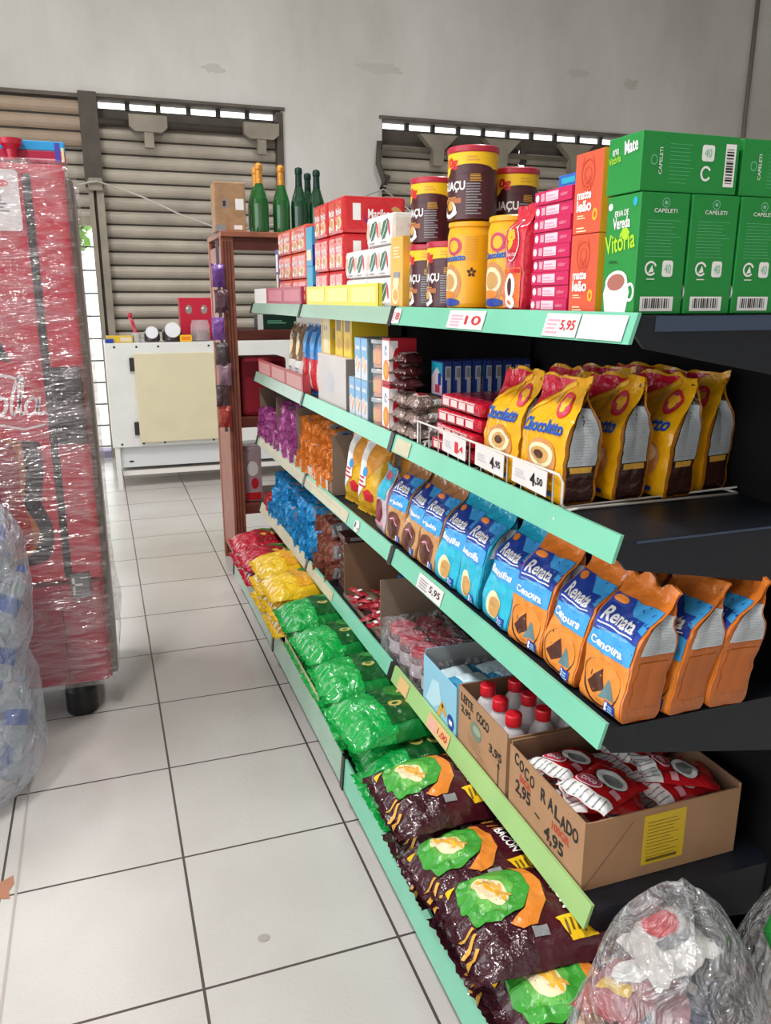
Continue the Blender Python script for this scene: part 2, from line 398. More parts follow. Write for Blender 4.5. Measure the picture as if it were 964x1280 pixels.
# stained patches and cracks on the wall above the shutters
ST = M('wall_stain', '#c9c6bf', rough=.9); mb = MB(); wm = fy(WY-.001, 0, 0); rr = random.Random(4)
for cx, cz, ra, rb in ((2.72, 3.55, .22, .05), (4.85, 3.68, .12, .045), (5.5, 3.62, .1, .05), (1.15, 3.42, .1, .04)):
    pts = [(cx+ra*(1+.35*rr.uniform(-1, 1))*math.cos(t*PI/9), cz+rb*(1+.35*rr.uniform(-1, 1))*math.sin(t*PI/9)) for t in range(18)]
    mb.poly(wm, pts, M('wall_stain_soft', '#cbc8c2', rough=.9) if cz > 3.4 and cx < 2.5 else ST, .001)
struct('trim_1', mb)
# thin dark lintel along the openings
LIN = M('lintel_grime', '#6f675f', rough=.9, vary=.3, vscale=6)
mb = MB(); mb.box(-2.75, .04, WY-.03, WY+.2, OZ-.03, OZ, LIN); mb.box(.1, 1.78, WY-.03, WY+.2, OZ-.012, OZ+.012, LIN); mb.box(2.7, 6.9, WY-.03, WY+.2, OZ-.012, OZ+.012, LIN); struct('trim_2', mb)
# conduit in the wall seam
mb = MB(); mb.tube([(7.02, WY-.03, 2.4), (7.0, WY-.03, 3.4), (7.02, WY-.03, TOPZ)], .022, M('conduit', '#7a746c', rough=.6)); thing('conduit_pipe', mb.mesh('conduit_pipe'), (0, 0, 0), 'thin grey conduit running up the back wall at far right', 'pipe')

# ---- roller shutters
SL = M('shutter_steel', '#bab2a4', rough=.5, metal=.1, vary=.22, vscale=3.0, bump=.1, bscale=14)
SLT = M('shutter_steel_tan', '#b09c88', rough=.6, metal=.2, vary=.2, vscale=3.0)
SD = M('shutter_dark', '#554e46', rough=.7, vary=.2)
FR = M('guide_rail', '#9a9284', rough=.6, metal=.2, vary=.2, vscale=5)
def slats(x0, x1, z0, z1, y, mat, pitch=.117):
    mb = MB(); n = int(round((z1-z0)/pitch)); pf = []
    for i in range(n):
        z = z0 + i*pitch
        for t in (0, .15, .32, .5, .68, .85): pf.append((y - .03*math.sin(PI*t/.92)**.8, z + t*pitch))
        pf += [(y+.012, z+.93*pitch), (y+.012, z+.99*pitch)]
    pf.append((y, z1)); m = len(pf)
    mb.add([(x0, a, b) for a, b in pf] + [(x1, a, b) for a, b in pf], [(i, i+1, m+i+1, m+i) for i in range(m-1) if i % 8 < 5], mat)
    mb.add([(x0, a, b) for a, b in pf] + [(x1, a, b) for a, b in pf], [(i, i+1, m+i+1, m+i) for i in range(m-1) if i % 8 >= 5], SD)  # groove faces coloured dark to stand in for shade between slats
    mb.add([(x0, a+.035, b) for a, b in (pf[0], pf[-1])] + [(x1, a+.035, b) for a, b in (pf[0], pf[-1])], [(0, 1, 3, 2)], SD)
    return mb
def brackets(name, r, x, z, y):
    b = MB(); b.box(x-.16, x+.16, y-.1, y-.02, z-.035, z+.06, FR); b.prism([(x-.16, z-.035), (x-.11, z-.075), (x+.11, z-.075), (x+.16, z-.035)], 'y', y-.1, y-.02, FR); b.box(x-.04, x+.04, y-.09, y-.03, z-.2, z-.075, FR)
    ob(name, b, r)
# left shutter, half raised over the gate
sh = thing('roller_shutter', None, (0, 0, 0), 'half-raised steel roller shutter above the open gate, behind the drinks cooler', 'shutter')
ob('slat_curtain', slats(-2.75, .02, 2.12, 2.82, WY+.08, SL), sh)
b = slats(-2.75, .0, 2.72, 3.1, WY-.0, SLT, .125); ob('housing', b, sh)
b = MB(); b.box(-2.75, .02, WY+.04, WY+.1, 2.08, 2.15, FR); ob('bottom_bar', b, sh)
# middle shutter
sh = thing('roller_shutter', None, (0, 0, 0), 'closed grey steel roller shutter behind the white cabinet', 'shutter')
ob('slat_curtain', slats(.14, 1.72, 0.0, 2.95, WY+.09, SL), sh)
b = MB(); b.tube([(.13, WY+.02, 2.93), (1.76, WY+.02, 2.93)], .03, SD); ob('roller_axle', b, sh)
for x in (.56, 1.55): brackets('axle_bracket', sh, x, 2.93, WY+.02)
b = MB(); b.box(1.70, 1.76, WY-.03, WY+.12, 0, 3.1, SD); ob('guide_rail', b, sh)
# right shutter
sh = thing('roller_shutter', None, (0, 0, 0), 'closed dark roller shutter on the right, its upper part showing above the brown cans', 'shutter')
ob('slat_curtain', slats(2.75, 4.28, 0.0, 2.95, WY+.12, SL), sh); ob('slat_curtain', slats(4.36, 6.9, 0.0, 2.95, WY+.12, SL), sh)
b = MB(); b.tube([(2.75, WY+.02, 2.86), (6.9, WY+.02, 2.86)], .022, FR); ob('roller_axle', b, sh)
for x in (3.3, 4.0, 4.85): 
    b = MB(); b.prism([(x-.2, 3.0), (x+.2, 3.0), (x+.06, 2.86), (x+.05, 2.72), (x-.05, 2.72), (x-.06, 2.86)], 'y', WY-.06, WY+.03, FR); ob('axle_bracket', b, sh)
b = MB()
for k in range(60): b.box(4.285, 4.35, WY+.1, WY+.13, k*.05*1.0, k*.05+(.03 if k % 2 else .05), SD)
ob('perforated_post', b, sh)
# slotted ventilation strip above the two shutters (daylight shows through the slots)
b = MB()
for x0, x1, nn in ((.14, 1.72, 6), (2.75, 6.9, 15)):
    b.box(x0, x1, WY+.12, WY+.14, 2.95, 3.055, SD)
    w = (x1-x0)/nn
    for k in range(nn+1): b.box(x0+k*w-.02, x0+k*w+.02, WY+.1, WY+.14, 3.05, 3.13, SD)
ob_ = thing('ventilation_strip', b.mesh('ventilation_strip'), (0, 0, 0), 'slotted dark strip letting daylight in above the closed shutters', 'vent')
# guide posts between left opening and middle shutter
b = MB(); b.box(.02, .06, WY-.05, WY+.12, 0, 2.45, FR); b.box(.085, .145, WY-.05, WY+.12, 0, 2.45, FR); b.box(.06, .085, WY-.0, WY+.1, 0, 2.45, SD)
t_ = thing('shutter_guide_post', b.mesh('shutter_guide_post'), (0, 0, 0), 'tall pale double guide rail between the gate and the closed shutter', 'post')
b = MB(); b.box(.0, .15, WY-.04, WY+.1, 2.4, 3.15, SD); ob('upper_post', b, t_)
b = MB(); b.box(.03, .14, WY-.09, WY-.05, 2.36, 2.46, FR); ob('latch_plate', b, t_)
# gate with bars, daylight behind
GB = M('gate_bar', '#4b4a48', rough=.6)
b = MB(); 
for k in range(12): b.tube([(-2.74+.235*k, WY+.06, .08), (-2.74+.235*k, WY+.06, 2.12)], .009, GB)
b2 = MB()
for k in range(11): b2.tube([(-2.75, WY+.06, .1+.2*k), (.02, WY+.06, .1+.2*k)], .007, GB)
g_ = thing('metal_gate', None, (-1.3, WY+.06, 0), 'open-bar metal gate under the raised shutter, daylight behind', 'gate')
for nm, q in (('upright_bars', b), ('cross_bars', b2)): o = ob(nm, q, g_, (1.3, -WY-.06, 0))
b = MB(); b.box(-2.75, .02, WY-.0, WY+.22, 0.0, .06, M('gate_sill', '#8b83a0', rough=.6)); struct('trim_3', b)
# outside: pavement, a planted bank
b = MB(); b.box(-14, 8, WY+.22, 34, -.12, -.02, M('pavement', '#cfccc6', rough=.9, vary=.1)); struct('ground', b)
def tree(x, y, z, r, seed, lab):
    t = thing('street_tree', None, (x, y, -.02), lab, 'tree', 'trees outside the gate')
    q = MB(); q.lathe([(.12, 0), (.09, z*.6), (.06, z)], M('bark', '#6a5748', rough=.9), n=10); ob('trunk', q, t)
    q = MB(); R = random.Random(seed)
    lf = M('leaf', '#7fae52', rough=.6) if 'leaf' not in MATS else M('leaf')
    for k in range(900):
        d = V((R.gauss(0, 1), R.gauss(0, 1), R.gauss(0, .8))).normalized()*r*R.uniform(.5, 1); c = V((0, 0, z+r*.4)) + d
        a = V((R.uniform(-1, 1), R.uniform(-1, 1), R.uniform(-1, 1))).normalized()*.13; bb = a.cross(V((R.uniform(-1, 1), .3, R.uniform(-1, 1)))).normalized()*.06
        q.add([c-a, c+bb, c+a, c-bb], [(0, 1, 2, 3)], lf)
    ob('foliage', q, t)
tree(-.75, 15.5, 2.6, 1.0, 3, 'small leafy tree outside beyond the gate')
# loose white cable strung along the shutters
CB = M('cable_white', '#cfcac0', rough=.6)
b = MB(); b.tube([(-.12, 7.7, 2.36), (.03, 7.78, 2.42), (.1, 7.78, 2.43)], .008, CB)
b.tube([(.1, 7.78, 2.43), (.45, 7.76, 2.32), (.8, 7.76, 2.17), (1.05, 7.76, 2.09), (1.35, 7.76, 2.08), (1.7, 7.76, 2.13), (2.1, 7.76, 2.25), (2.7, 7.76, 2.47)], .008, CB)
b.tube([(2.7, 7.76, 2.47), (2.95, 7.76, 2.3), (3.3, 7.76, 2.0), (3.6, 7.76, 1.85)], .008, CB)
b.tube([(2.7, 7.76, 2.5), (3.4, 7.78, 2.36), (4.4, 7.78, 2.28), (5.2, 7.78, 2.2)], .008, CB)
thing('cable', b.mesh('cable'), (0, 0, 0), 'thin white cable sagging across the shutters and pillar', 'cable')
b = MB(); b.tube([(2.68, 7.82, 2.9), (2.66, 7.8, 2.7), (2.72, 7.8, 2.55), (2.7, 7.8, 2.47), (2.76, 7.82, 2.6)], .03, SD); thing('cable_bundle', b.mesh('cable_bundle'), (0, 0, 0), 'dark cable bundle bunched at the left edge of the right shutter', 'cable')
# stain marks on floor
b = MB(); zf = fz(0, 0, .0005)
def fl(x, y): return (-y, x)
R = random.Random(2); RUST = M('rust_stain', '#a8745a', rough=.8)
b.poly(zf, [fl(-.365, 1.97), fl(-.33, 1.99), fl(-.325, 1.955), fl(-.335, 1.93), fl(-.33, 1.9), fl(-.36, 1.91), fl(-.375, 1.93), fl(-.36, 1.95)], RUST)
tag(ob('floor_stain', b), 'small rusty smudge on the floor tiles near the left edge', 'stain')
b = MB(); b.ell(zf, -1.565, .245, .012, .014, M('gum_spot', '#a59c98', rough=.8))
tag(ob('gum_spot', b), 'small grey gum spot in the middle of a near floor tile', 'stain')
b = MB(); b.stroke(zf, [fl(-.315, 1.2), fl(-.318, 2.0), fl(-.322, 2.65)], .006, M('grout_crack', '#a9a09a', rough=.9)); struct('trim_4', b)

# ---- lights: daylight (sky) + two fluorescent fittings near the ceiling
w = bpy.data.worlds.new('sky'); bpy.context.scene.world = w; w.use_nodes = True
bg = w.node_tree.nodes['Background']; bg.inputs['Color'].default_value = (.96, .98, 1, 1); bg.inputs['Strength'].default_value = 2.55
TB = bpy.data.materials.new('tube_light'); TB.use_nodes = True; TB.node_tree.nodes['Principled BSDF'].inputs['Emission Color'].default_value = (1, .98, .95, 1); TB.node_tree.nodes['Principled BSDF'].inputs['Emission Strength'].default_value = 6
k = 0
for x in (-1.2, 2.2):
    for y in (.2, 3.6, 6.2):
        t = thing('ceiling_lamp', None, (x, y, 4.9), f'long fluorescent ceiling lamp, {ORD[k]} of six above the aisles', 'lamp'); k += 1
        q = MB(); q.box(-.1, .1, -.62, .62, .06, .12, M('lamp_housing', '#e6e4de') if k == 1 else M('lamp_housing')); ob('housing', q, t)
        q = MB(); q.tube([(-.05, -.6, .03), (-.05, .6, .03)], .02, TB); q.tube([(.05, -.6, .03), (.05, .6, .03)], .02, TB); ob('tubes', q, t)
        q = MB(); q.tube([(0, -.4, .12), (0, -.4, .5)], .006, GB); q.tube([(0, .4, .12), (0, .4, .5)], .006, GB); ob('hanger', q, t)
def area(x, y, z, sx, sy, e, rot=(0, 0, 0), col=(1, .985, .965)):
    l = bpy.data.lights.new('area', 'AREA'); l.shape = 'RECTANGLE'; l.size = sx; l.size_y = sy; l.energy = e; l.color = col
    o = bpy.data.objects.new('area_light', l); C.objects.link(o); o.location = (x, y, z); o.rotation_euler = rot
    return o
area(-1.2, .2, 4.88, .3, 1.3, 125); area(-1.2, 3.6, 4.88, .3, 1.3, 125); area(2.2, 3.6, 4.88, .3, 1.3, 90)

# ================================================================== GONDOLA
NAVY = M('navy_steel', '#121720', rough=.45, spec=.5, bump=.05); NAVYL = M('navy_edge', '#46536a', rough=.35, metal=.3)
BLK = M('black_panel', '#0b0c0e', rough=.75, spec=.2)
MINT = M('mint_rail', '#76c2a4', rough=.3, vary=.08, vscale=6); PALE = M('pale_mint_rail', '#98b8a4', rough=.3, vary=.1, vscale=6); LIME = M('lime_rail', '#9bc27c', rough=.3, vary=.08)
BEIGE = M('beige_strip', '#c9c3a5', rough=.45, vary=.12, vscale=9); CLIP = M('black_clip', '#101214', rough=.35)
KICK = M('kick_plate', '#5c5f61', rough=.4, metal=.3); TAG = P('tag_paper', '#dfd9d6', vary=.05); TAGP = P('tag_pink', '#d8b6b4'); TAGO = P('tag_orange', '#d9b27c')
Y0, SEC = .955, .985
TOPS = [1.432, 1.112, .802, .46]             # tops of the price rails
PLATE = [1.428, 1.10, .79, .445]; BASEZ = .185
G = thing('gondola_shelving', None, (.9, Y0, 0), 'long dark gondola shelving unit with mint green price rails, full of groceries', 'shelving unit')
OFF = (-.9, -Y0, 0)
b = MB(); b.box(1.10, 1.115, Y0+.005, Y0+3*SEC, 0.02, 1.46, BLK); ob('back_panel', b, G, OFF)
b = MB(); b.box(.60, 1.10, Y0+.01, Y0+3*SEC, 0.0, .09, KICK); ob('kick_plate', b, G, OFF)
for s in range(4):
    b = MB(); y = Y0 + min(s*SEC, 3*SEC); b.box(1.085, 1.10, y-.012 if s else y, y+.012, 0, 1.46, BLK); ob('upright', b, G, OFF)
railmats = [[MINT, PALE, PALE], [MINT, MINT, PALE], [MINT, MINT, PALE], [LIME, MINT, BEIGE]]
def rail_map(y1, x1, x0, z1, z0):      # slanted rail face: a to -Y from the far end, b up along the slope
    h = math.hypot(x1-x0, z1-z0); u = ((x1-x0)/h, (z1-z0)/h); n = (-(z1-z0)/h, (x1-x0)/h)
    return lambda a, b_, o=0: (x0 + u[0]*b_ + n[0]*o, y1 - a, z0 + u[1]*b_ + n[1]*o)
for k in range(4):
    zt, zp = TOPS[k], PLATE[k]
    for s in range(3):
        ya, yb = Y0 + s*SEC, Y0 + (s+1)*SEC
        b = MB(); b.box(.703, 1.10, ya+.003, yb-.003, zp-.028, zp, NAVY)
        if s == 0 and k < 2: b.box(.735, 1.09, ya+.001, ya+.003, zp-(.022 if k == 0 else .004), zp-.001, NAVYL)
        ob('shelf', b, G, OFF)
        for yy in ((ya+.004, ) if s == 0 else ()):
            q = MB(); q.prism([(.705, zp-.028), (1.098, zp-.028), (1.098, zp-.115), (.72, zp-.045)], 'y', yy, yy+.006, NAVY); ob('bracket', q, G, OFF)
        q = MB(); pr = [(.690, zt-.043), (.703, zt), (.709, zt), (.696, zt-.043)]
        q.prism(pr, 'y', ya+(.012 if s else 0), yb-.012, railmats[k][s])
        r_ = ob('price_rail', q, G, OFF)
        if s < 2:
            q = MB(); q.prism([(.686, zt-.046), (.700, zt+.002), (.711, zt+.002), (.698, zt-.046)], 'y', yb-.013, yb+.013, CLIP); ob('rail_clip', q, G, OFF)
    q = MB(); q.prism([(.686, zt-.046), (.700, zt+.002), (.711, zt+.002), (.698, zt-.046)], 'y', Y0+3*SEC-.012, Y0+3*SEC+.012, CLIP); ob('rail_clip', q, G, OFF)
# base deck
for s in range(3):
    ya, yb = Y0 + s*SEC, Y0 + (s+1)*SEC
    b = MB(); b.box(.560, 1.10, ya+.003, yb-.003, BASEZ-.03, BASEZ, NAVY); ob('base_shelf', b, G, OFF)
    q = MB(); q.prism([(.548, .10), (.555, .195), (.561, .195), (.556, .10)], 'y', ya+(.012 if s else 0), yb-.012, MINT if s == 0 else PALE); ob('base_rail', q, G, OFF)
    q = MB(); q.prism([(.543, .096), (.552, .2), (.566, .2), (.56, .096)], 'y', yb-.012, yb+.012, CLIP); ob('rail_clip', q, G, OFF)
# price tags in the rails
def price_tag(k, yc, w, txt, paper, ink, label, circle=False, row=None, hand=True):
    zt = TOPS[k]; mp = rail_map(yc+w/2, .703, .690, zt, zt-.043); q = MB()
    if circle: q.ell(mp, w/2, .021, w/2, .019, paper, .002); 
    else: q.rect(mp, 0, .003, w, .04, paper, .002)
    if not circle and txt: q.lines(mp, w*.08, .008, w*.45, .034, 4, IP if ink is IR else IGY, .0026, seed=int(yc*100))
    if txt: q.text(mp, txt, w*(.5 if not circle else .15), .012, w*(.42 if not circle else .7), .018, ink, .003, bold=.01)
    o = ob('price_tag', q); tag(o, label, 'price tag', 'price tags in the shelf rails'); return o
price_tag(0, 1.50, .17, '10', TAG, IR, 'white price tag with red figures on the top rail below the yellow cans')
price_tag(0, 1.14, .10, '5,95', TAG, IR, 'white price tag reading 5,95 on the top rail below the pink boxes')
price_tag(0, 1.028, .115, '', TAG, IR, 'white price tag smudged with red at the near end of the top rail')
price_tag(0, 1.905, .06, '8', TAG, IR, 'small smudged price tag beside the black clip on the top rail')
price_tag(1, 1.855, .10, '', BEIGE, IK, 'blank beige price tag on the second rail under the wafer packs')
price_tag(2, 1.665, .15, '5,95', TAG, IK, 'white price tag reading 5,95 on the third rail under the light blue cake mixes')
price_tag(2, 2.25, .05, '1,', TAG, IK, 'small round price tag on the third rail below the yellow bags', circle=True)
price_tag(3, 1.60, .13, '1,00', TAGO, IR, 'orange tinted price tag reading 1,00 on the fourth rail by the coconut milk carton')
price_tag(3, 1.84, .07, '', TAGO, IR, 'worn orange tinted price tag on the fourth rail near the black clip')
for k, ya, yb in ((2, 2.35, 3.85), (3, 2.55, 3.85)):
    zt = TOPS[k]; mp = rail_map(yb, .703, .690, zt, zt-.043); q = MB(); q.rect(mp, 0, .004, yb-ya, .039, BEIGE, .0016); q.lines(mp, .05, .008, yb-ya-.05, .034, 3, IGY, .0022, seed=k, t=.12)
    tag(ob('label_strip', q), f'faded beige paper strip in the far part of the {"third" if k==2 else "fourth"} rail', 'label strip')

# ================================================================== TOP SHELF (z = PLATE[0])
ZT = PLATE[0] + .0015
GRN = P('tea_box_green', '#1f8c3d', rough=.35, vary=.06); GRND = P('tea_box_green_dark', '#17702f'); LG = P('print_light_green', '#7cc29a')
def tea_box(lying=False):
    d, w, h = .081, .078, .162        # X, Y, Z when upright
    b = MB()
    if not lying: b.box(-d/2, d/2, -w/2, w/2, 0, h, GRN, bev=.0015)
    else: b.box(-h/2, h/2, -w/2, w/2, 0, .076, GRN, bev=.0015)
    if not lying:
        f = fx(-d/2, w/2)
        b.ell(f, .009, .148, .005, .005, IW); b.text(f, 'ERVA DE', .021, .133, .032, .008, IW, bold=.01, rot=.05)
        b.text(f, 'Vereda', .018, .116, .04, .016, IW, bold=.02, rot=.05)
        b.ell(f, .047, .110, .009, .008, IL); b.text(f, 'Vitória', .003, .082, .07, .026, IL, bold=.015, rot=.12); b.ell(f, .066, .151, .005, .006, ITE)
        b.text(f, '100%', .014, .070, .02, .004, IK)
        b.poly(f, [(.010, .002), (.060, .002), (.066, .03), (.058, .052), (.012, .05), (.004, .028)], IW); b.ell(f, .034, .045, .026, .015, IW, .0008, rot=.1); b.ell(f, .034, .044, .021, .0115, P('tea_brown', '#a8695c') if 'tea_brown' not in MATS else M('tea_brown'), .0012, rot=.1)
        b.ring(f, .068, .03, .010, .013, .004, IW, .0008)
        g = fy(-w/2, -d/2)
        b.ring(g, .041, .149, .0065, .0065, .0012, LG); b.ell(g, .041, .149, .003, .0028, LG); b.text(g, 'CAPELETI', .022, .136, .038, .0052, IW, bold=.005)
        b.lines(g, .012, .078, .07, .130, 12, LG, seed=5, t=.1)
        b.ring(g, .024, .062, .010, .010, .0028, IW, a0=20, a1=320); b.poly(g, [(.020, .056), (.029, .058), (.026, .067)], IW); b.lines(g, .018, .047, .032, .050, 1, IW)
        b.rect(g, .043, .051, .061, .073, IW, r=.004); b.text(g, '40', .0465, .056, .011, .012, LG, .0012)
        b.barcode(g, .010, .004, .066, .024)
    else:
        f = fx(-h/2, w/2); g = fy(-w/2, -h/2)
        b.text(f, 'Mate', .040, .050, .030, .018, IW, bold=.02, rot=.1); b.text(f, 'erva', .012, .052, .014, .008, IW, rot=.1); b.text(f, 'Vitória', .004, .040, .028, .010, IL, bold=.01, rot=.12)
        b.ring(g, .020, .040, .0055, .0065, .0012, LG); b.text(g, 'CAPELETI', .033, .022, .034, .005, IW, bold=.005, rot=PI/2)
        b.lines(g, .045, .012, .085, .066, 11, LG, seed=6, t=.08)
        b.rect(g, .098, .042, .119, .063, IW, r=.004); b.text(g, '40', .102, .047, .012, .011, LG, .0012)
        b.ring(g, .107, .026, .009, .010, .003, IW, a0=30, a1=330); b.barcode(g, .138, .010, .156, .066, vert=True)
    return b
tb_u = tea_box().mesh('tea_box'); tb_l = tea_box(True).mesh('tea_box')
place = ['nearest the aisle', 'second from the aisle', 'third from the aisle', 'fourth from the aisle']
for i in range(4):
    thing('tea_box', tb_u, (.753+.0855*i, 1.020, ZT), f'upright green tea box at the near end of the top shelf, {place[i]}', 'tea box', 'upright green tea boxes')
for i in range(2):
    thing('tea_box', tb_l, (.792+.172*i, 1.024, ZT+.1635), ['green tea box lying on its side above the cup print box', 'green tea box lying on the stack, cut by the right edge of the photo'][i], 'tea box', 'green tea boxes lying on top', rot=(0, 0, [.0, -.03][i]))
for i in (2, 3): thing('tea_box', tb_u, (.753+.0855*i, 1.108, ZT), f'upright green tea box in the second row behind the near ones, {["left", "right"][i-2]} one', 'tea box', 'green tea boxes in the second row')
b = MB(); b.box(-.12, .12, -.04, .04, 0, .075, P('box_blue', '#2b57c0'), bev=.002); g = fy(-.04, -.12); b.rect(g, 0, .055, .24, .075, IW)
thing('blue_box', b.mesh('blue_box'), (1.02, 1.108, ZT+.164), 'blue and white box behind the lying tea boxes, right edge of the photo', 'box')
# orange tea boxes
ORG = P('tea_box_orange', '#df5a3c', rough=.4, vary=.05); OD = P('print_dark_orange', '#b9412c'); YL = P('print_yellow', '#f0b32a')
b = MB(); d, w, h = .11, .074, .1165; b.box(-d/2, d/2, -w/2, w/2, 0, h, ORG, bev=.0015); f = fx(-d/2, w/2)
b.ring(f, .036, .086, .018, .020, .0015, OD); b.ring(f, .036, .083, .010, .013, .0012, OD); b.stroke(f, [(.030, .082), (.036, .072), (.042, .082)], .0015, OD); b.stroke(f, [(.018, .098), (.026, .110)], .0012, OD); b.stroke(f, [(.052, .098), (.046, .110)], .0012, OD); b.stroke(f, [(.022, .07), (.03, .062), (.042, .062), (.05, .07)], .0012, OD)
b.text(f, 'matte', .010, .050, .038, .012, IW, bold=.03); b.text(f, 'leão', .010, .032, .040, .017, IW, bold=.03); b.lines(f, .012, .022, .035, .029, 2, IC); b.ell(f, .060, .026, .007, .009, YL); b.ell(f, .060, .026, .003, .0045, ORG, .001); b.lines(f, .012, .003, .04, .012, 2, IC)
g = fy(-w/2, -d/2); b.rect(g, 0, 0, .012, h, YL)
me = b.mesh('tea_box')
for i in range(2): thing('tea_box', me, (.771, 1.119, ZT+.1175*i), ['lower orange tea box standing beside the green boxes', 'upper orange tea box stacked beside the green boxes'][i], 'tea box', 'orange tea boxes')
# pink flat boxes
PK = P('pink_box', '#c81e58', rough=.4); b = MB(); d, w, h = .12, .118, .0212; b.box(-d/2, d/2, -w/2, w/2, 0, h, PK, bev=.0008); f = fx(-d/2, w/2)
b.ell(f, .010, .011, .006, .006, IW); b.rect(f, .022, .005, .034, .017, IP); b.rect(f, .038, .004, .078, .018, P('pale_pink', '#f3cbd6')); b.lines(f, .041, .006, .076, .016, 2, IP, .001); b.text(f, 'sabor', .086, .008, .022, .006, IP)
me = b.mesh('flat_box')
for i in range(9): thing('flat_box', me, (.779+.002*(i % 2), 1.226, ZT+.0216*i), f'flat pink capsule box, {ORD[i]} from the bottom of its stack', 'box', 'stacked flat pink boxes', rot=(0, 0, random.uniform(-.015, .015)))
b = MB(); b.box(-.06, .06, -.045, .045, 0, .02, P('flat_blue', '#2d62bd'), bev=.001); f = fx(-.06, .045); b.rect(f, .01, .006, .05, .015, ITE); b.rect(f, .055, .006, .085, .015, IW)
thing('flat_box', b.mesh('flat_box'), (.80, 1.20, ZT+.1965), 'flat blue box lying on top of the pink box stack', 'box')
b = MB(); b.box(-.03, .03, -.035, .035, 0, .03, P('lid_blue', '#23359a'), bev=.006)
# coffee bag: red top, orange body
RP = F('coffee_red', '#c92a3c'); b = pouch(.072, .06, .178, 3, RP, RP, t0=.78)
def art(b, f):
    b.rect(f, .004, .006, .068, .075, F('coffee_orange', '#de6e35'), .001, .02); b.ell(f, .036, .122, .026, .036, IW, .0012, .015); b.ell(f, .036, .122, .024, .034, M('coffee_red'), .0018, .015)
    for x, z, r in ((.028, .132, -.5), (.044, .132, .5), (.036, .116, 0)): b.ell(f, x, z, .008, .010, YL, .0025, .02, rot=r)
    b.text(f, '3 CORAÇÕES', .017, .094, .038, .007, IW, .0028, ml=.02); b.rect(f, .006, .066, .066, .073, IR, .0016, .02); b.text(f, '100%', .014, .067, .02, .006, YL, .002)
    b.ell(f, .036, .016, .018, .012, IW, .0018); b.ell(f, .036, .042, .018, .024, IW, .0018, .02); b.ell(f, .036, .042, .007, .016, IBR, .0024)
b = pouch(.072, .045, .178, 3, RP, RP, t0=.78, art=art); thing('coffee_bag', b.mesh('coffee_bag'), (.738, 1.345, ZT), 'small red and orange coffee bag with heart emblem beside the pink boxes', 'coffee bag')
# yellow cans
YC = F('can_yellow', '#f0ab12', bump=0, rough=.28)
def yellow_can():
    r = .05; b = MB(); b.lathe([(.044, 0), (.049, .004), (.05, .012), (.05, .15), (.047, .162), (.046, .166), (.049, .168), (.049, .176), (.045, .178), (0, .178)], YC, n=40)
    m = cylmap(r, PI*1.02, 0)
    # a=0 sits at the -X side; positive a runs towards -Y (to the right as seen from the aisle)
    b.ell(m, -.004, .128, .020, .018, IRO, .0008, .01); b.ell(m, -.004, .128, .012, .012, YL, .0012, .01)
    b.text(m, 'Chocolatto', -.045, .096, .07, .013, IB, .001, ml=.008, bold=.02, rot=.05); b.text(m, 'Chocolatto', -.0455, .0965, .07, .013, IS, .0007, ml=.008, bold=.05, rot=.05)
    b.ell(m, -.018, .052, .034, .040, P('choc_tan', '#c98a52') if 'choc_tan' not in MATS else M('choc_tan'), .0008, .01); b.ell(m, -.018, .056, .026, .026, IC, .0012, .01); b.ell(m, -.018, .056, .018, .017, IT, .0016, .01); b.ell(m, -.012, .014, .026, .008, IB, .0014, .01); b.ell(m, -.02, .03, .02, .008, IO, .0016, .01)
    for k in range(5):
        t = math.radians(90+k*72); b.ell(m, .038+.006*math.cos(t), .075+.006*math.sin(t), .004, .003, IBR, .0008, rot=t)
    for k in range(10): b.rect(m, .022, .10+.005*k, .05, .1016+.005*k, IGO, .0007, .01)
    return b
m_y = yellow_can().mesh('drink_can')
for i, (x, y) in enumerate(((.771, 1.645), (.795, 1.500))):
    thing('drink_can', m_y, (x, y, ZT), ['yellow chocolate drink can under a brown can, left one', 'yellow chocolate drink can beside the coffee bag, right one'][i], 'can', 'yellow cans', rot=(0, 0, .35+.1*i))
# brown cans
CBN = F('can_brown', '#4a1c22', bump=0, rough=.3); CLID = F('can_lid', '#b5233c', bump=0, rough=.3)
def brown_can(h=.145):
    r = .052; b = MB(); b.lathe([(.046, 0), (.052, .003), (.052, h-.012)], CBN, n=40)
    m = cylmap(r, PI*1.05, 0); A = PI*r
    b.rect(m, -A, h-.045, A, h-.012, IY, .0005, .008); 
    b.ell(m, -.05, h-.045, .03, .016, IY, .0007, .008); b.ell(m, .03, h-.046, .05, .010, CBN, .0009, .008)
    b.text(m, '10g', -.034, h-.046, .036, .024, IR, .0012, ml=.01, bold=.05); b.lines(m, .022, h-.030, .05, h-.018, 2, IGO, .001, ml=.01)
    b.text(m, 'IGUAÇU', -.052, h-.090, .072, .022, IW, .0012, ml=.01, bold=.03); b.lines(m, -.03, h-.100, .0, h-.096, 1, IGO, .001, ml=.01)
    b.rect(m, -.05, .034, .012, .044, P('copper', '#b06b3c') if 'copper' not in MATS else M('copper'), .0008, .008)
    b.ell(m, -.022, .016, .024, .009, IW, .0010, .01); b.ell(m, -.020, .022, .020, .017, IW, .0012, .01); b.ell(m, -.022, .026, .014, .013, IBR, .0016, .01); b.ell(m, -.017, .029, .009, .009, IGO, .0020, .01)
    b.lines(m, .022, .012, .056, .075, 12, IGY, .0008, seed=8, ml=.01); b.lines(m, .03, .076, .056, h-.048, 7, IGO, .0008, seed=3, ml=.01)
    l = MB(); l.lathe([(.0535, h-.013), (.0545, h-.011), (.0545, h-.002), (.052, h), (.048, h-.001), (0, h-.002)], CLID, n=40)
    return b.mesh('can_body'), l.mesh('lid')
cb, cl = brown_can()
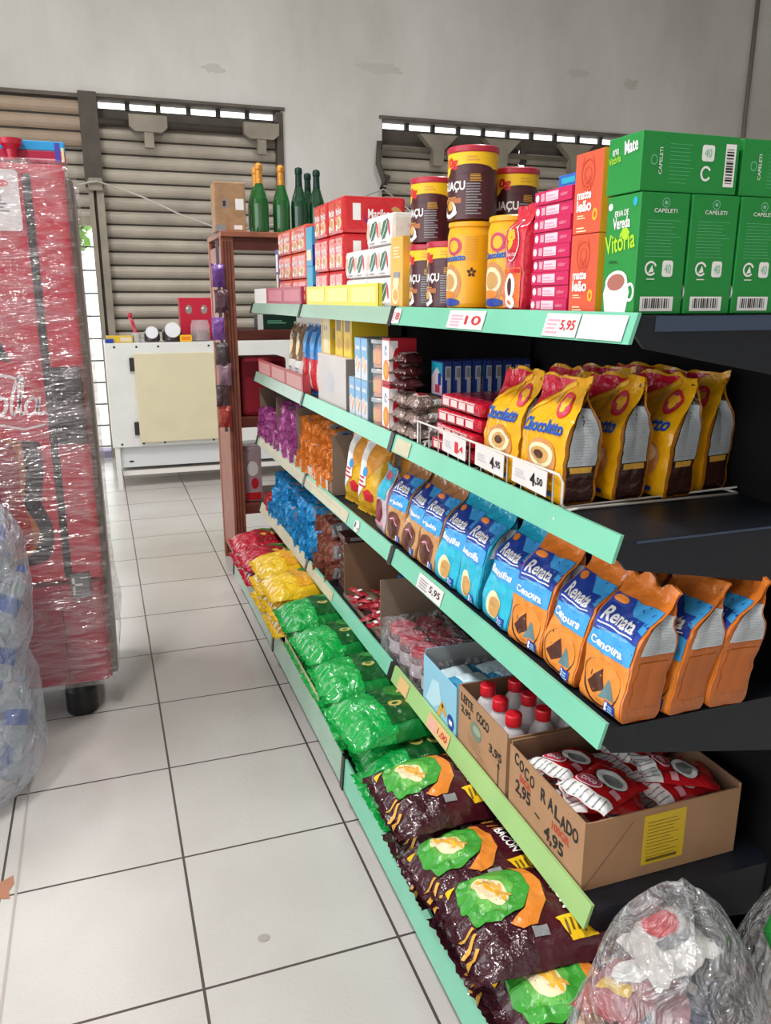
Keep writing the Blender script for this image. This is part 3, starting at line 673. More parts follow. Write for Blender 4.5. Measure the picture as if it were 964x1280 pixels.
for i, (x, y, z, rz, lab) in enumerate(((.771, 1.755, 0, .15, 'brown coffee can on the shelf directly left of the yellow can'), (.771, 1.865, 0, .1, 'brown coffee can on the shelf beside the slim yellow box'),
     (.771, 1.862, .1465, .2, 'brown coffee can stacked on another, leftmost of the upper three'), (.772, 1.648, .179, .3, 'brown coffee can standing on a yellow can, middle of the upper three'),
     (.885, 1.675, .146, .75, 'brown coffee can set further back, rightmost of the upper three'), (.885, 1.675, 0, .5, 'brown coffee can hidden low behind the yellow cans'))):
    thing('coffee_can', None, (x, y, ZT+z), lab, 'can', 'brown coffee cans', rot=(0, 0, rz), parts=[('can_body', cb), ('lid', cl, 'red plastic lid')])
# slim yellow box
b = MB(); d, w, h = .05, .085, .17; b.box(-d/2, d/2, -w/2, w/2, 0, h, P('slim_yellow', '#e9b04a', vary=.06), bev=.001); f = fx(-d/2, w/2); b.ell(f, .035, .03, .026, .022, IC); b.ell(f, .04, .06, .022, .018, IC, .0008); b.ell(f, .035, .03, .018, .014, IGO, .0011); b.rect(f, .02, .072, .066, .086, IGY, .0009); b.text(f, 'CUSCUZ', .018, .125, .05, .012, IC, bold=.02) if False else b.lines(f, .02, .12, .066, .15, 4, IC)
thing('slim_box', b.mesh('slim_box'), (.742, 1.963, ZT), 'slim tall yellow box left of the brown cans', 'box')
# white wrapped loaves
WF = F('white_film', '#e9e6e4', bump=.35); WG = P('leaf_green', '#2f6b4f')
def white_pack():
    d, w, h = .19, .20, .077; b = MB(); b.box(-d/2, d/2, -w/2, w/2, 0, h, WF, bev=.012); f = fx(-d/2, w/2)
    for a in (.03, .12):
        b.poly(f, [(a, .03), (a+.02, .058), (a+.055, .064), (a+.05, .035), (a+.03, .016), (a+.008, .014)], WG); b.stroke(f, [(a+.006, .012), (a+.05, .058)], .003, IW, .001); b.ell(f, a-.012, .04, .010, .022, P('peach', '#e0b79c') if 'peach' not in MATS else M('peach'), rot=-.3); b.lines(f, a, .006, a+.04, .012, 1, IGY); b.ell(f, a+.062, .04, .006, .02, IR, rot=.2)
    g = fy(-w/2, -d/2); b.rect(g, .045, .04, .13, .05, P('rose_tint', '#e3c2bd') if 'rose_tint' not in MATS else M('rose_tint'), .0006); return b
me = white_pack().mesh('wrapped_pack')
for i, (y, z, x, lab) in enumerate(((2.12, 0, .815, 'bottom right'), (2.325, 0, .815, 'bottom left'), (2.12, .0785, .815, 'middle right'), (2.325, .0785, .815, 'middle left'), (2.115, .157, .815, 'topmost'))):
    thing('wrapped_pack', me, (x, y, ZT+z), f'white wrapped pack with green leaf print, {lab} of its pile', 'pack', 'white wrapped packs', rot=(0, 0, random.uniform(-.02, .02)))
# red biscuit packs
RF = F('biscuit_red', '#cf2b31', bump=.3); RF2 = F('biscuit_red2', '#d8503c', bump=.3)
def red_pack(mat, w=.17, h=.1, d=.20, logo=True):
    b = MB(); b.box(-d/2, d/2, -w/2, w/2, 0, h, mat, bev=.010); f = fx(-d/2, w/2); R = random.Random(3)
    for a in (.012, w/2+.004):
        ww = w/2-.018; b.rect(f, a, .008, a+ww, h-.012, RF2, .0006, r=.008); b.text(f, 'Marilan', a+.006, h*.5, ww-.012, h*.2, IW, .001, bold=.02, rot=.05); b.ell(f, a+ww*.55, h*.3, ww*.34, h*.17, IC, .001); b.ell(f, a+ww*.5, h*.3, ww*.22, h*.12, IT, .0014); b.rect(f, a+.004, .010, a+ww*.3, h*.25, IW, .0011)
    if logo:
        g = fy(-w/2, -d/2); b.rect(g, .03, h*.35, .055, h*.8, IW); b.ell(g, .115, h*.45, .05, h*.32, M('ink_plum') if 'ink_plum' in MATS else P('ink_plum', '#6b2f7a'), .0007); b.ell(g, .115, h*.5, .047, h*.28, IR, .0011); b.text(g, 'Marilan', .078, h*.4, .07, h*.26, IW, .0015, bold=.02); b.ell(g, .17, h*.5, .02, h*.25, IT, .0009, rot=.5)
    return b
m1 = red_pack(RF, h=.106).mesh('biscuit_pack'); m2 = red_pack(RF, h=.085).mesh('biscuit_pack')
k = 0
for z, h, me in ((0, .1, m1), (.107, .1, m1), (.214, .1, m1)):
    for y in (2.525, 2.705): thing('biscuit_pack', me, (.82, y, ZT+z), f'red wrapped biscuit pack with purple oval, {["bottom", "middle", "top"][k//2]} layer, {["right", "left"][k%2]} of the pair', 'biscuit pack', 'red biscuit packs', rot=(0, 0, random.uniform(-.02, .02))); k += 1
# two slim blue boxes
b = MB(); d, w, h = .06, .085, .13; b.box(-d/2, d/2, -w/2, w/2, 0, h, P('slim_blue', '#3b9cc4'), bev=.001); f = fx(-d/2, w/2); b.rect(f, .01, .02, .07, .055, IC); b.rect(f, .01, .075, .075, .11, ITE); g = fy(-w/2, -d/2); b.rect(g, 0, 0, d, .07, IB)
me = b.mesh('slim_box')
for i in range(2): thing('slim_box', me, (.745, 2.845, ZT+.131*i), ['lower slim blue box beside the red biscuit packs', 'upper slim blue box beside the red biscuit packs'][i], 'box', 'slim blue boxes')
# orange-red packs
m1 = red_pack(F('biscuit_orange', '#dd5a40', bump=.3), w=.23, h=.092, logo=False).mesh('biscuit_pack')
k = 0
for z in range(3):
    for y in (3.03, 3.27):
        thing('biscuit_pack', m1, (.82, y, ZT+z*.0935), f'orange-red biscuit pack at the far end, {["bottom", "middle", "top"][z]} layer, {["near", "far"][k%2]} column', 'biscuit pack', 'orange-red biscuit packs'); k += 1
b = MB(); b.box(-.1, .1, -.03, .03, 0, .22, P('box_purple', '#5a4a9c'), bev=.001); f = fx(-.1, .03); b.rect(f, .01, .02, .05, .12, IC); b.rect(f, .01, .13, .05, .2, IW)
thing('slim_box', b.mesh('slim_box'), (.83, 3.46, ZT), 'purple and cream box at the far end of the top shelf', 'box')
# open display trays at the front edge of the shelf
def tray(name, y0, y1, z, h, mat, lab, inkm, word=None, x=.708, white=0):
    b = MB(); b.box(0, .0015, y0, y1, 0, h, mat); f = fx(0, y1)
    n = max(1, int((y1-y0)/.26)); w = (y1-y0)/n
    for k in range(n):
        b.rect(f, k*w+.02, h*.2, (k+1)*w-.02, h*.85, inkm, .0008)
        if word: b.text(f, word, k*w+.05, h*.35, w*.5, h*.35, IW, .0014, bold=.02)
    if white: b.rect(f, 0, 0, white, h, IW, .001)
    b.box(0, .03, y0, y0+.0015, 0, h, mat); b.box(0, .03, y1-.0015, y1, 0, h, mat); b.box(0, .03, y0, y1, 0, .0015, mat)
    thing(name, b.mesh(name), (x, 0, z), lab, 'tray')
tray('display_tray', 2.08, 2.87, ZT, .062, P('tray_yellow', '#ecd640'), 'low yellow card display tray edging the top shelf', P('tray_yellow_pale', '#f0e68a'))
tray('display_tray', 2.95, 3.88, ZT, .066, P('tray_pink', '#b63a55'), 'low pink card display tray at the far end of the top shelf', P('tray_pink2', '#cf6f80'), 'Panco' if False else None, white=.28)

# ================================================================== SECOND SHELF
Z2 = PLATE[1] + .0015
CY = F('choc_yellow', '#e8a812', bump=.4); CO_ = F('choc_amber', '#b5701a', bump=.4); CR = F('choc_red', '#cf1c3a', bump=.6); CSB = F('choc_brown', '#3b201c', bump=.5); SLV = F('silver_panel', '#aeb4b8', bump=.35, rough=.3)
def art_choc(b, f):
    b.poly(f, [(.0, .155), (.11, .211), (.0, .211)], CR, .001, .012)
    b.poly(f, [(.0, .150), (.112, .208), (.115, .201), (.0, .143)], YL, .0014, .012)
    b.text(f, 'Chocolatto', .010, .114, .128, .024, IS, .0012, ml=.010, bold=.045, rot=.04); b.text(f, 'Chocolatto', .010, .114, .128, .024, IB, .0018, ml=.010, bold=.02, rot=.04)
    b.ell(f, .112, .168, .018, .022, IR, .0012, .012, rot=.25); b.ell(f, .112, .168, .014, .018, IRO, .0017, .012, rot=.25)
    for x, z in ((.107, .173), (.117, .173), (.112, .163)): b.ell(f, x, z, .006, .007, YL, .0022)
    b.ell(f, .082, .068, .050, .040, M('choc_tan'), .0012, .012); b.ell(f, .082, .078, .040, .022, IC, .0017, .012); b.ell(f, .082, .078, .028, .015, IT, .0022, .012); b.ell(f, .080, .079, .016, .008, IBR, .0026, .012)
    b.poly(f, [(.02, .022), (.05, .03), (.07, .014), (.04, .006)], IO, .0014, .012); b.rect(f, .09, .010, .125, .018, IB, .0014, .01); b.stroke(f, [(.078, .168), (.088, .195)], .008, IT, .0012, .01)
def side_choc(b, n):
    b.rect(n, .007, .002, .069, .208, CSB, .0008, .012); b.rect(n, .009, .068, .067, .165, SLV, .0014, .010)
    b.lines(n, .014, .075, .062, .155, 16, IGY, .002, seed=4, ml=.012, t=.12); b.rect(n, .014, .056, .062, .066, IGO, .0012, .012)
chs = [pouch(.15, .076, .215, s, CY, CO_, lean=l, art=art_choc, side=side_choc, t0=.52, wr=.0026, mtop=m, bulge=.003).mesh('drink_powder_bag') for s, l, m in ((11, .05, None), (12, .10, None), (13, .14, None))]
k = 0
for c, y in enumerate((1.235, 1.400)):
    for r, x in enumerate((.762, .858, .952, 1.046)):
        thing('drink_powder_bag', chs[(r+c) % 3], (x, y - .012*(r == 2) + .01*(r == 3), Z2+.004), f'yellow chocolate powder bag in the wire basket, {["near", "far"][c]} column, {["front", "second", "third", "back"][r]} row', 'powder bag', 'yellow chocolate powder bags', rot=(0, 0, [-.03, .05, .10, .16][r])); k += 1
# wire basket
WR = M('wire_white', '#d8d3cc', rough=.35); b = MB(); r = .0021
x0, x1, ya, yb = .714, 1.085, 1.138, 1.80
zb = .0035; zt_ = .062
t = thing('wire_basket', None, (x0, ya, Z2), 'low white wire basket holding the yellow powder bags', 'basket')
def q(p): return (p[0]-x0, p[1]-ya, p[2])
b = MB(); b.tube([q(p) for p in [(x0, yb, zt_), (x0, ya+.012, zt_), (x0, ya, zt_-.012), (x0, ya, zb+.01), (x0+.01, ya, zb), (x1, ya, zb), (x1, ya+.05, zb)]], r*1.2, WR); b.tube([q(p) for p in [(x0, yb, zb), (x0, ya, zb)]], r, WR); b.tube([q(p) for p in [(x0+.005, ya+.012, zb), (x1+.02, ya+.02, zb+.006), (x1+.03, ya+.012, zb)]], r, WR); b.tube([q(p) for p in [(x0, yb, zb), (x0, yb, zt_)]], r, WR); b.tube([q(p) for p in [(x0, yb, zb), (x1, yb, zb), (x1, ya, zb)]], r, WR); ob('frame_wire', b, t)
for i in range(12):
    y = ya+.03+.056*i
    b = MB(); b.tube([q(p) for p in [(x0, y, zt_), (x0, y, zb+.004), (x0+.006, y, zb-.001), (x0+.02, y, zb-.001)]], r*.75, WR, n=6); ob('upright_wire', b, t)
b = MB(); b.tube([q(p) for p in [(x0+.03, ya-.002, zb), (x0+.0, ya-.004, zb-.003), (x0-.016, ya-.004, zb-.012), (x0-.02, ya-.004, zb-.028)]], r, WR); ob('hook', b, t)
def card(y, w, txt, lab, ink=IK, z=.018, h=.044, big=False):
    b = MB(); b.box(0, .0012, -w/2, w/2, 0, h, M('tag_paper')); f = fx(0, w/2); b.text(f, txt[0], w*.55, h*.2, w*.14, h*.55, ink, .001, bold=.03); b.text(f, txt[1:], w*.70, h*.28, w*.2, h*.36, ink, .001, bold=.03); b.lines(f, w*.1, h*.3, w*.42, h*.7, 3, M('pale_grey') if 'pale_grey' in MATS else P('pale_grey', '#c4c2c8'), .0008)
    thing('price_card', b.mesh('price_card'), (x0-.0052, y, Z2+z), lab, 'price tag', 'price cards on the wire basket', rot=(.03, 0, 0))
card(1.245, .125, '4,50', 'white price card reading 4,50 on the wire basket'); card(1.405, .125, '4,95', 'white price card reading 4,95 on the wire basket'); card(1.575, .12, '1,4', 'white price card with red figures on the wire basket by the red packs', IR)
# red cookie packs with foil ends
RC = F('cookie_red', '#b9152e', bump=.4); FOI = F('foil', '#c8c5c4', bump=.9, bscale=60, rough=.2, metal=.4)
def art_cookie(b, f):
    for k in range(4): b.rect(f, .012+.020*k, .01, .026+.020*k, .07, P('cookie_cream', '#ecc9c6') if 'cookie_cream' not in MATS else M('cookie_cream'), .001, .02)
ck = MB(); ck.box(-.085, .085, -.125, .10, .003, .033, RC, bev=.010)
f = fx(-.085, .10, .003)
for k in range(4): ck.rect(f, .02+.045*k, .007, .055+.045*k, .022, M('cookie_cream') if 'cookie_cream' in MATS else P('cookie_cream', '#ecc9c6'), .001)
ck.lines(f, .02, .024, .2, .029, 1, M('cookie_cream'), .001)
ft = pillow(.17, .06, .03, 4, FOI, crimp=.03, wr=.006, nx=12, ny=12); ft.xf(Matrix.Translation((0, .125, .0)))
ck.add(ft.v, ft.f, FOI, True)
me = ck.mesh('cookie_pack')
for i in range(4): thing('cookie_pack', me, (.808+.004*i, 1.635-.006*i, Z2+.005+.0335*i), f'red cookie pack with silver end, {ORD[i]} from the bottom of its pile', 'cookie pack', 'red cookie packs with silver ends', rot=(0, 0, random.uniform(-.04, .04)))
# silvery brown wafers
WB = F('wafer_brown', '#95817a', bump=.9, bscale=70, rough=.22, metal=.35); WBR = F('wafer_maroon', '#4f2224', bump=.8, bscale=60)
def art_wafer(b, f): b.rect(f, .01, .02, .07, .06, M('pale_rose') if 'pale_rose' in MATS else P('pale_rose', '#b89a94'), .001, .015); b.rect(f, .018, .03, .06, .05, IM, .0016, .015)
wf = pillow(.078, .088, .040, 5, WB, crimp=.008, wr=.003, nx=16, ny=14, art=art_wafer); 
wm1 = wf.mesh('wafer_pack'); wm2 = pillow(.078, .088, .032, 6, WBR, crimp=.008, wr=.003, nx=16, ny=14, art=art_wafer).mesh('wafer_pack')
for c, y in enumerate((1.865, 1.962)):
    for l in range(3): thing('wafer_pack', wm1, (.752, y+.01, Z2+.039*l), f'silvery brown wafer pack, {["right", "left"][c]} pile, {["bottom", "second", "third"][l]} layer', 'wafer pack', 'silvery brown wafer packs', rot=(0, 0, random.uniform(-.06, .06)))
for l in range(3): thing('wafer_pack', wm2, (.752, 1.972, Z2+.122+.031*l), f'dark maroon wafer pack on the left pile, {["lower", "middle", "upper"][l]} one', 'wafer pack', 'dark maroon wafer packs', rot=(0, 0, random.uniform(-.06, .06)))
# kraft carton with a row of small blue boxes
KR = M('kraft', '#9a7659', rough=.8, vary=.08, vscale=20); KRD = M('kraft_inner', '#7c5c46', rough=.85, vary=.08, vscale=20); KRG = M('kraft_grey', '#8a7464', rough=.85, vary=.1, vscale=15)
b = MB(); b.box(-.145, .145, -.07, .07, 0, .106, KR, bev=.001); b.rect(fz(-.13, .07, .106), .062, .005, .066, .255, KRD)
thing('carton', b.mesh('carton'), (.955, 1.925, Z2), 'closed brown carton carrying a row of small blue boxes', 'carton')
b = MB(); d, w, h = .023, .08, .09; b.box(-d/2, d/2, -w/2, w/2, 0, h, P('small_box_blue', '#27377f'), bev=.0008); g = fy(-w/2, -d/2); b.rect(g, .006, .006, .0215, .078, P('small_box_pale', '#c3c6d4')); b.rect(g, .009, .05, .019, .074, IGY, .0012); b.rect(g, .004, .006, .011, .044, IB, .001)
f = fx(-d/2, w/2); b.rect(f, .004, .004, .076, .086, P('small_box_pink', '#e6cfd8')); b.poly(f, [(.004, .05), (.04, .075), (.076, .05), (.076, .086), (.004, .086)], ITE, .001); b.rect(f, .03, .01, .06, .03, IRO, .001); b.rect(f, .05, .03, .07, .06, IB, .0012)
me = b.mesh('small_box')
xx = .775
for i in range(9):
    xx += .0275 + (.004 if i == 4 else 0)
    thing('small_box', me, (xx+.02, 1.915, Z2+.1065), f'small blue box with barcode side on the carton, {ORD[i]} from the left', 'box', 'small blue boxes in a row', rot=(0, 0, random.uniform(-.02, .02)))
# red and white cracker boxes
b = MB(); d, w, h = .075, .062, .124; b.box(-d/2, d/2, -w/2, w/2, 0, h, P('cracker_red', '#b5202f'), bev=.001); f = fx(-d/2, w/2); b.rect(f, .002, .012, .058, .118, IW); b.ell(f, .034, .040, .023, .028, IO, .001); b.ell(f, .034, .04, .014, .018, IGO, .0014); b.stroke(f, [(.022, .088), (.03, .104), (.04, .092)], .004, IB, .001); b.text(f, 'Reino' if False else 'coc', .02, .078, .022, .009, IB, .001)
g = fy(-w/2, -d/2); b.rect(g, 0, .012, .022, .118, IW); b.ell(g, .02, .06, .012, .04, IR, .001)
me = b.mesh('cracker_box')
for i in range(2): thing('cracker_box', me, (.755, 2.045, Z2+.1250*i), ['lower red and white box with an orange print', 'upper red and white box with an orange print'][i], 'box', 'red and white boxes with orange print')
# clear tubs of orange sweets
CLR = M('clear_plastic', '#e9edf0', rough=.12, alpha=.28, spec=.6); LIDC = M('clear_lid', '#c9cdd0', rough=.2, alpha=.75); SWO = F('orange_sweets', '#c9702a', bump=.8, bscale=90)
b = MB(); b.lathe([(.036, 0), (.040, .003), (.041, .070)], CLR, n=28); c_ = MB(); c_.lathe([(0, .003), (.0385, .004), (.039, .05), (.03, .064), (0, .066)], SWO, n=24)
m = cylmap(.0392, PI, 0); c_.rect(m, -.03, .015, .03, .05, IO, .0006, .008); c_.ell(m, .0, .032, .018, .014, IGO, .001, .008)
l = MB(); l.lathe([(.045, .069), (.046, .070), (.046, .078), (.044, .080), (0, .080)], LIDC, n=28)
tm = (b.mesh('tub'), c_.mesh('sweets'), l.mesh('lid'))
for i in range(3): thing('sweet_tub', None, (.758, 2.148, Z2+.0805*i), f'clear tub of orange sweets, {["bottom", "middle", "top"][i]} of its stack', 'tub', 'clear tubs of orange sweets', parts=[('tub', tm[0]), ('sweets', tm[1]), ('lid', tm[2])])
# small light blue boxes
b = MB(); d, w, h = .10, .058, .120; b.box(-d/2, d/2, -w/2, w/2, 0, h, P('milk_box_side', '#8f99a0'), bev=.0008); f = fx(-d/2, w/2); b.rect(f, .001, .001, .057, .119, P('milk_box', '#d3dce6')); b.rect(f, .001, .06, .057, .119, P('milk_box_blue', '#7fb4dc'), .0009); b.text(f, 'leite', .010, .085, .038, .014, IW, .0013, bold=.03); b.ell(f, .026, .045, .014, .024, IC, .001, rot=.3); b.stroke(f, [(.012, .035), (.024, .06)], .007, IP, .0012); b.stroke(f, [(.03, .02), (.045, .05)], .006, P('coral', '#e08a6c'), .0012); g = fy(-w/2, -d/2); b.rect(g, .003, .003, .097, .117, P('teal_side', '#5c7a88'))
me = b.mesh('milk_box')
for i, (y, z, la) in enumerate(((2.235, 0, 'lower right'), (2.297, 0, 'lower middle'), (2.359, 0, 'lower left'), (2.235, .1205, 'upper right'), (2.297, .1205, 'upper left'))):
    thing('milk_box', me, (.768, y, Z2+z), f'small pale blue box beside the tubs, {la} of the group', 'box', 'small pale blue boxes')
# white carton and yellow boxes on it
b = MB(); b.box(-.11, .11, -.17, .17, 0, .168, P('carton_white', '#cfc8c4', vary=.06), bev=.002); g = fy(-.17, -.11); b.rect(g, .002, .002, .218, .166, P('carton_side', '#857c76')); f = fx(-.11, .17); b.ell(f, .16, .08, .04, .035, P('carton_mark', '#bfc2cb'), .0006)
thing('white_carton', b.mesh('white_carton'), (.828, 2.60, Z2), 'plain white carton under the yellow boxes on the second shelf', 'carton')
b = MB(); d, w, h = .12, .11, .125; b.box(-d/2, d/2, -w/2, w/2, 0, h, P('yellow_box', '#dcb92c'), bev=.001); f = fx(-d/2, w/2); b.rect(f, .002, .002, .108, .123, P('cream_box', '#e2cf94')); b.ell(f, .04, .085, .008, .010, IGY, .001); b.ell(f, .07, .085, .008, .010, IGY, .001); b.rect(f, .03, .015, .08, .05, IC, .001); b.rect(f, 0, .0, .02, .125, YL, .0012)
g = fy(-w/2, -d/2); b.rect(g, .01, .05, .11, .085, P('tan_grey', '#a79a82')); b.ell(g, .05, .028, .022, .018, IGO)
m1 = b.mesh('yellow_box')
b = MB(); b.box(-d/2, d/2, -.045, .045, 0, h, M('yellow_box'), bev=.001); f = fx(-d/2, .045); b.rect(f, .006, .005, .084, .075, IY); b.rect(f, .02, .08, .07, .115, P('dull_brown', '#7d6136')); b.ell(f, .045, .04, .02, .02, IGO, .001); m2 = b.mesh('yellow_box')
thing('yellow_box', m1, (.79, 2.70, Z2+.1685), 'cream fronted yellow box on the white carton, leftmost', 'box', 'yellow boxes on the white carton')
thing('yellow_box', m2, (.80, 2.575, Z2+.1685), 'bright yellow box on the white carton, middle', 'box', 'yellow boxes on the white carton'); thing('yellow_box', m2, (.80, 2.475, Z2+.1685), 'bright yellow box on the white carton, rightmost', 'box', 'yellow boxes on the white carton')
# slender pouches standing at the far end
def slim(mat, art, seed): 
    b = pillow(.26, .10, .035, seed, mat, crimp=.014, wr=.003, art=art, nx=22, ny=10); return stand(b, .26).mesh('sachet_pouch')
def art_blue(b, f): b.rect(f, .006, .015, .094, .13, IR, .001, .02); b.rect(f, .01, .02, .05, .12, M('cookie_cream'), .0016, .02); b.rect(f, .02, .15, .08, .23, IS, .001, .02)
def art_tan(b, f): b.rect(f, .006, .015, .094, .11, IW, .001, .02); b.ell(f, .05, .17, .03, .04, IC, .001, .02); b.lines(f, .02, .03, .08, .09, 4, IGY, .0016, ml=.02)
pb, pt = slim(F('pouch_blue', '#2f6fb8'), art_blue, 3), slim(F('pouch_tan', '#8d6a42'), art_tan, 4)
for i in range(5):
    thing('sachet_pouch', pb if i < 3 else pt, (.765, 2.83+.116*i, Z2), f'{"blue and red" if i < 3 else "tan and white"} upright pouch on the far second shelf, {ORD[i]} from the white carton', 'pouch', 'upright pouches on the second shelf', rot=(0, .06, random.uniform(-.1, .1)))
tray('display_tray', 2.96, 3.86, Z2, .075, P('tray_red', '#c04a50'), 'low red card display tray at the far end of the second shelf', P('tray_red2', '#d79a98'), None)

# ================================================================== THIRD SHELF
Z3 = PLATE[2] + .0015
def cake_set(base, base2, flav, photo, sidecol):
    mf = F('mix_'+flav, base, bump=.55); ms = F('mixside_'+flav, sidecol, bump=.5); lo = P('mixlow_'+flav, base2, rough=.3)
    def art(b, f):
        W = .12
        b.rect(f, .003, .004, .117, .10, lo, .0006, .012); b.rect(f, .004, .097, .116, .185, IB, .0012, .012)
        b.poly(f, [(.05, .185), (.116, .185), (.116, .150), (.085, .16)], IS, .0016, .012); b.poly(f, [(.004, .097), (.116, .097), (.116, .133), (.07, .138), (.004, .125)], IS, .0016, .012); b.rect(f, .015, .142, .105, .166, IB, .0020, .012); b.rect(f, .015, .1395, .105, .1415, IW, .0022, .015)
        b.text(f, 'Renata', .018, .145, .082, .020, IW, .0026, ml=.012, bold=.025); b.text(f, 'mistura para bolo', .02, .130, .078, .006, P('pale_sky', '#a9d6ee') if 'pale_sky' not in MATS else M('pale_sky'), .0024, ml=.02)
        b.text(f, flav, .012, .104, .086, .015, IW, .0026, ml=.012, bold=.03); b.ell(f, .025, .178, .016, .006, IO, .0024, .012)
        if photo == 'cake': b.poly(f, [(.024, .036), (.062, .074), (.072, .040), (.046, .024)], IBR, .0018, .012); b.ell(f, .06, .047, .050, .040, IBR, .0011, .012); b.ell(f, .062, .050, .047, .038, lo, .0014, .012); b.poly(f, [(.064, .026), (.080, .062), (.104, .032)], P('teal_grey', '#5d7f84') if 'teal_grey' not in MATS else M('teal_grey'), .0019, .012)
        elif photo == 'loaf': b.ell(f, .055, .042, .025, .030, IC, .0018, .012, rot=.4); b.ell(f, .060, .038, .02, .022, IT, .0022, .012, rot=.4)
        else: b.ell(f, .055, .048, .044, .038, P('choc_mid', '#6a3a2e') if 'choc_mid' not in MATS else M('choc_mid'), .0016, .012); b.ell(f, .06, .040, .024, .020, IBR, .0020, .012); b.stroke(f, [(.03, .06), (.055, .068), (.08, .05)], .004, IP, .0024, .01)
        b.rect(f, .078, .008, .108, .026, IB, .0022, .012); b.rect(f, .080, .010, .086, .024, IW, .0027); b.lines(f, .089, .010, .106, .024, 3, M('pale_sky'), .0027, ml=.02)
    def side(b, n): b.rect(n, .006, .118, .070, .178, SLV, .001, .012); b.lines(n, .012, .122, .066, .172, 11, IGY, .0016, seed=7, ml=.02, t=.12); b.rect(n, .010, .030, .066, .105, sd, .0008, .012)
    sd = P('mixpale_'+flav, sidecol, rough=.4)
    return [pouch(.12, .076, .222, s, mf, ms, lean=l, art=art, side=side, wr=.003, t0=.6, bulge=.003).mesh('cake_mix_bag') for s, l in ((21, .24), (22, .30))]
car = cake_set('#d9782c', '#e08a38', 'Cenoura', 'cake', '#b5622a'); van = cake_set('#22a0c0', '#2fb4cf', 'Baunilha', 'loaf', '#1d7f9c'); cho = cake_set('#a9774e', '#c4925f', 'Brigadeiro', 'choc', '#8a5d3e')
flvn = ['orange carrot', 'teal vanilla', 'brown chocolate']
cols = [(1.012, 0), (1.142, 0), (1.27, 0), (1.40, 1), (1.53, 1), (1.655, 1), (1.775, 2), (1.895, 2), (2.015, 2)]
for c, (y, fl_) in enumerate(cols):
    for r, x in enumerate((.765, .852, .938)):
        if r == 2 and c > 5: continue
        ms_ = (car, van, cho)[fl_]
        n_in = c % 3
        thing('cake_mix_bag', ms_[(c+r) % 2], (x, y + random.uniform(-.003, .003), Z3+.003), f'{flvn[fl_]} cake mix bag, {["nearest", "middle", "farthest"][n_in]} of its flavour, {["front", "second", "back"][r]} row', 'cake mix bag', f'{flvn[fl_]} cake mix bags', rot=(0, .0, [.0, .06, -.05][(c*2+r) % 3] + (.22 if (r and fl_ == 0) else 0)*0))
# pink and blue bag
def art_pb(b, f): b.rect(f, .004, .10, .078, .20, ITE, .001, .012); b.text(f, 'fino', .012, .15, .05, .02, IRO, .002, ml=.02, bold=.03) if False else b.ell(f, .04, .165, .024, .014, IRO, .0018, .012); b.ell(f, .04, .06, .028, .035, IM, .0012, .012); b.rect(f, .01, .02, .07, .03, IP, .0016, .012)
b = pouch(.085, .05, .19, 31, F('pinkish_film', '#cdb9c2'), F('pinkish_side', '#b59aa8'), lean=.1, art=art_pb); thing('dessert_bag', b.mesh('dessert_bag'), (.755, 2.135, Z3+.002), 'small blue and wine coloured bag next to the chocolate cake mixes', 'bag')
# yellow breakfast bags
def art_yw(b, f):
    b.poly(f, [(.0, .235), (.13, .235), (.13, .2), (.06, .12), (.0, .10)], P('warm_orange', '#e39a3a') if 'warm_orange' not in MATS else M('warm_orange'), .001, .015); b.poly(f, [(.01, .225), (.045, .235), (.06, .1), (.02, .05), (.004, .1)], IW, .0016, .015)
    b.poly(f, [(.05, .075), (.075, .09), (.10, .075), (.095, .05), (.055, .05)], IR, .002, .015); b.ell(f, .05, .14, .012, .016, IS, .002, .015); b.ell(f, .06, .02, .04, .012, YL, .0014, .015); b.lines(f, .02, .09, .06, .13, 3, IR, .0022, ml=.02)
YB = F('yellow_bag', '#e3b32e'); b = stand(pillow(.24, .125, .05, 8, YB, crimp=.016, wr=.003, art=art_yw), .24); me = b.mesh('cereal_bag'); ymax = 0
for i, (x, y) in enumerate(((.765, 2.325), (.765, 2.47), (.87, 2.31), (.87, 2.45), (.95, 2.33))):
    thing('cereal_bag', me, (x+.01, y, Z3), 'yellow and white puffed snack bag, ' + ['front right', 'front left', 'second row right', 'second row left', 'back row right'][i], 'snack bag', 'yellow and white standing bags', rot=(.13, .08, .38))
# sachet piles
def sachet(col, name, seed, white=False):
    mf = F('sachet_'+name, col, bump=.8, bscale=60, rough=.2)
    def art(b, f): b.rect(f, .01, .03, .06, .11, IGY, .0008, .03); b.rect(f, .02, .05, .05, .07, IB if name == 'orange' else IW, .0013, .03)
    b = pillow(.14, .074, .015, seed, mf, crimp=.020, wr=.0045, nx=14, ny=10, art=art); return b.mesh('drink_sachet')
SA = {n: [sachet(c, n, s) for s in (1, 2)] if False else [sachet(c, n, 1)] for n, c in (('pink', '#a8488f'), ('orange', '#d97a2b'), ('blue', '#1f93d6'), ('brown', '#8a4b3c'), ('red', '#cf4a48'))}
for n in SA:
    m2_ = SA[n][0].copy(); R = random.Random(5)
    for vv in m2_.vertices: vv.co.z += .0022*noise.noise(vv.co*30 + V((9, 2, 4))); vv.co.x += .004*noise.noise(vv.co*40)
    SA[n].append(m2_)
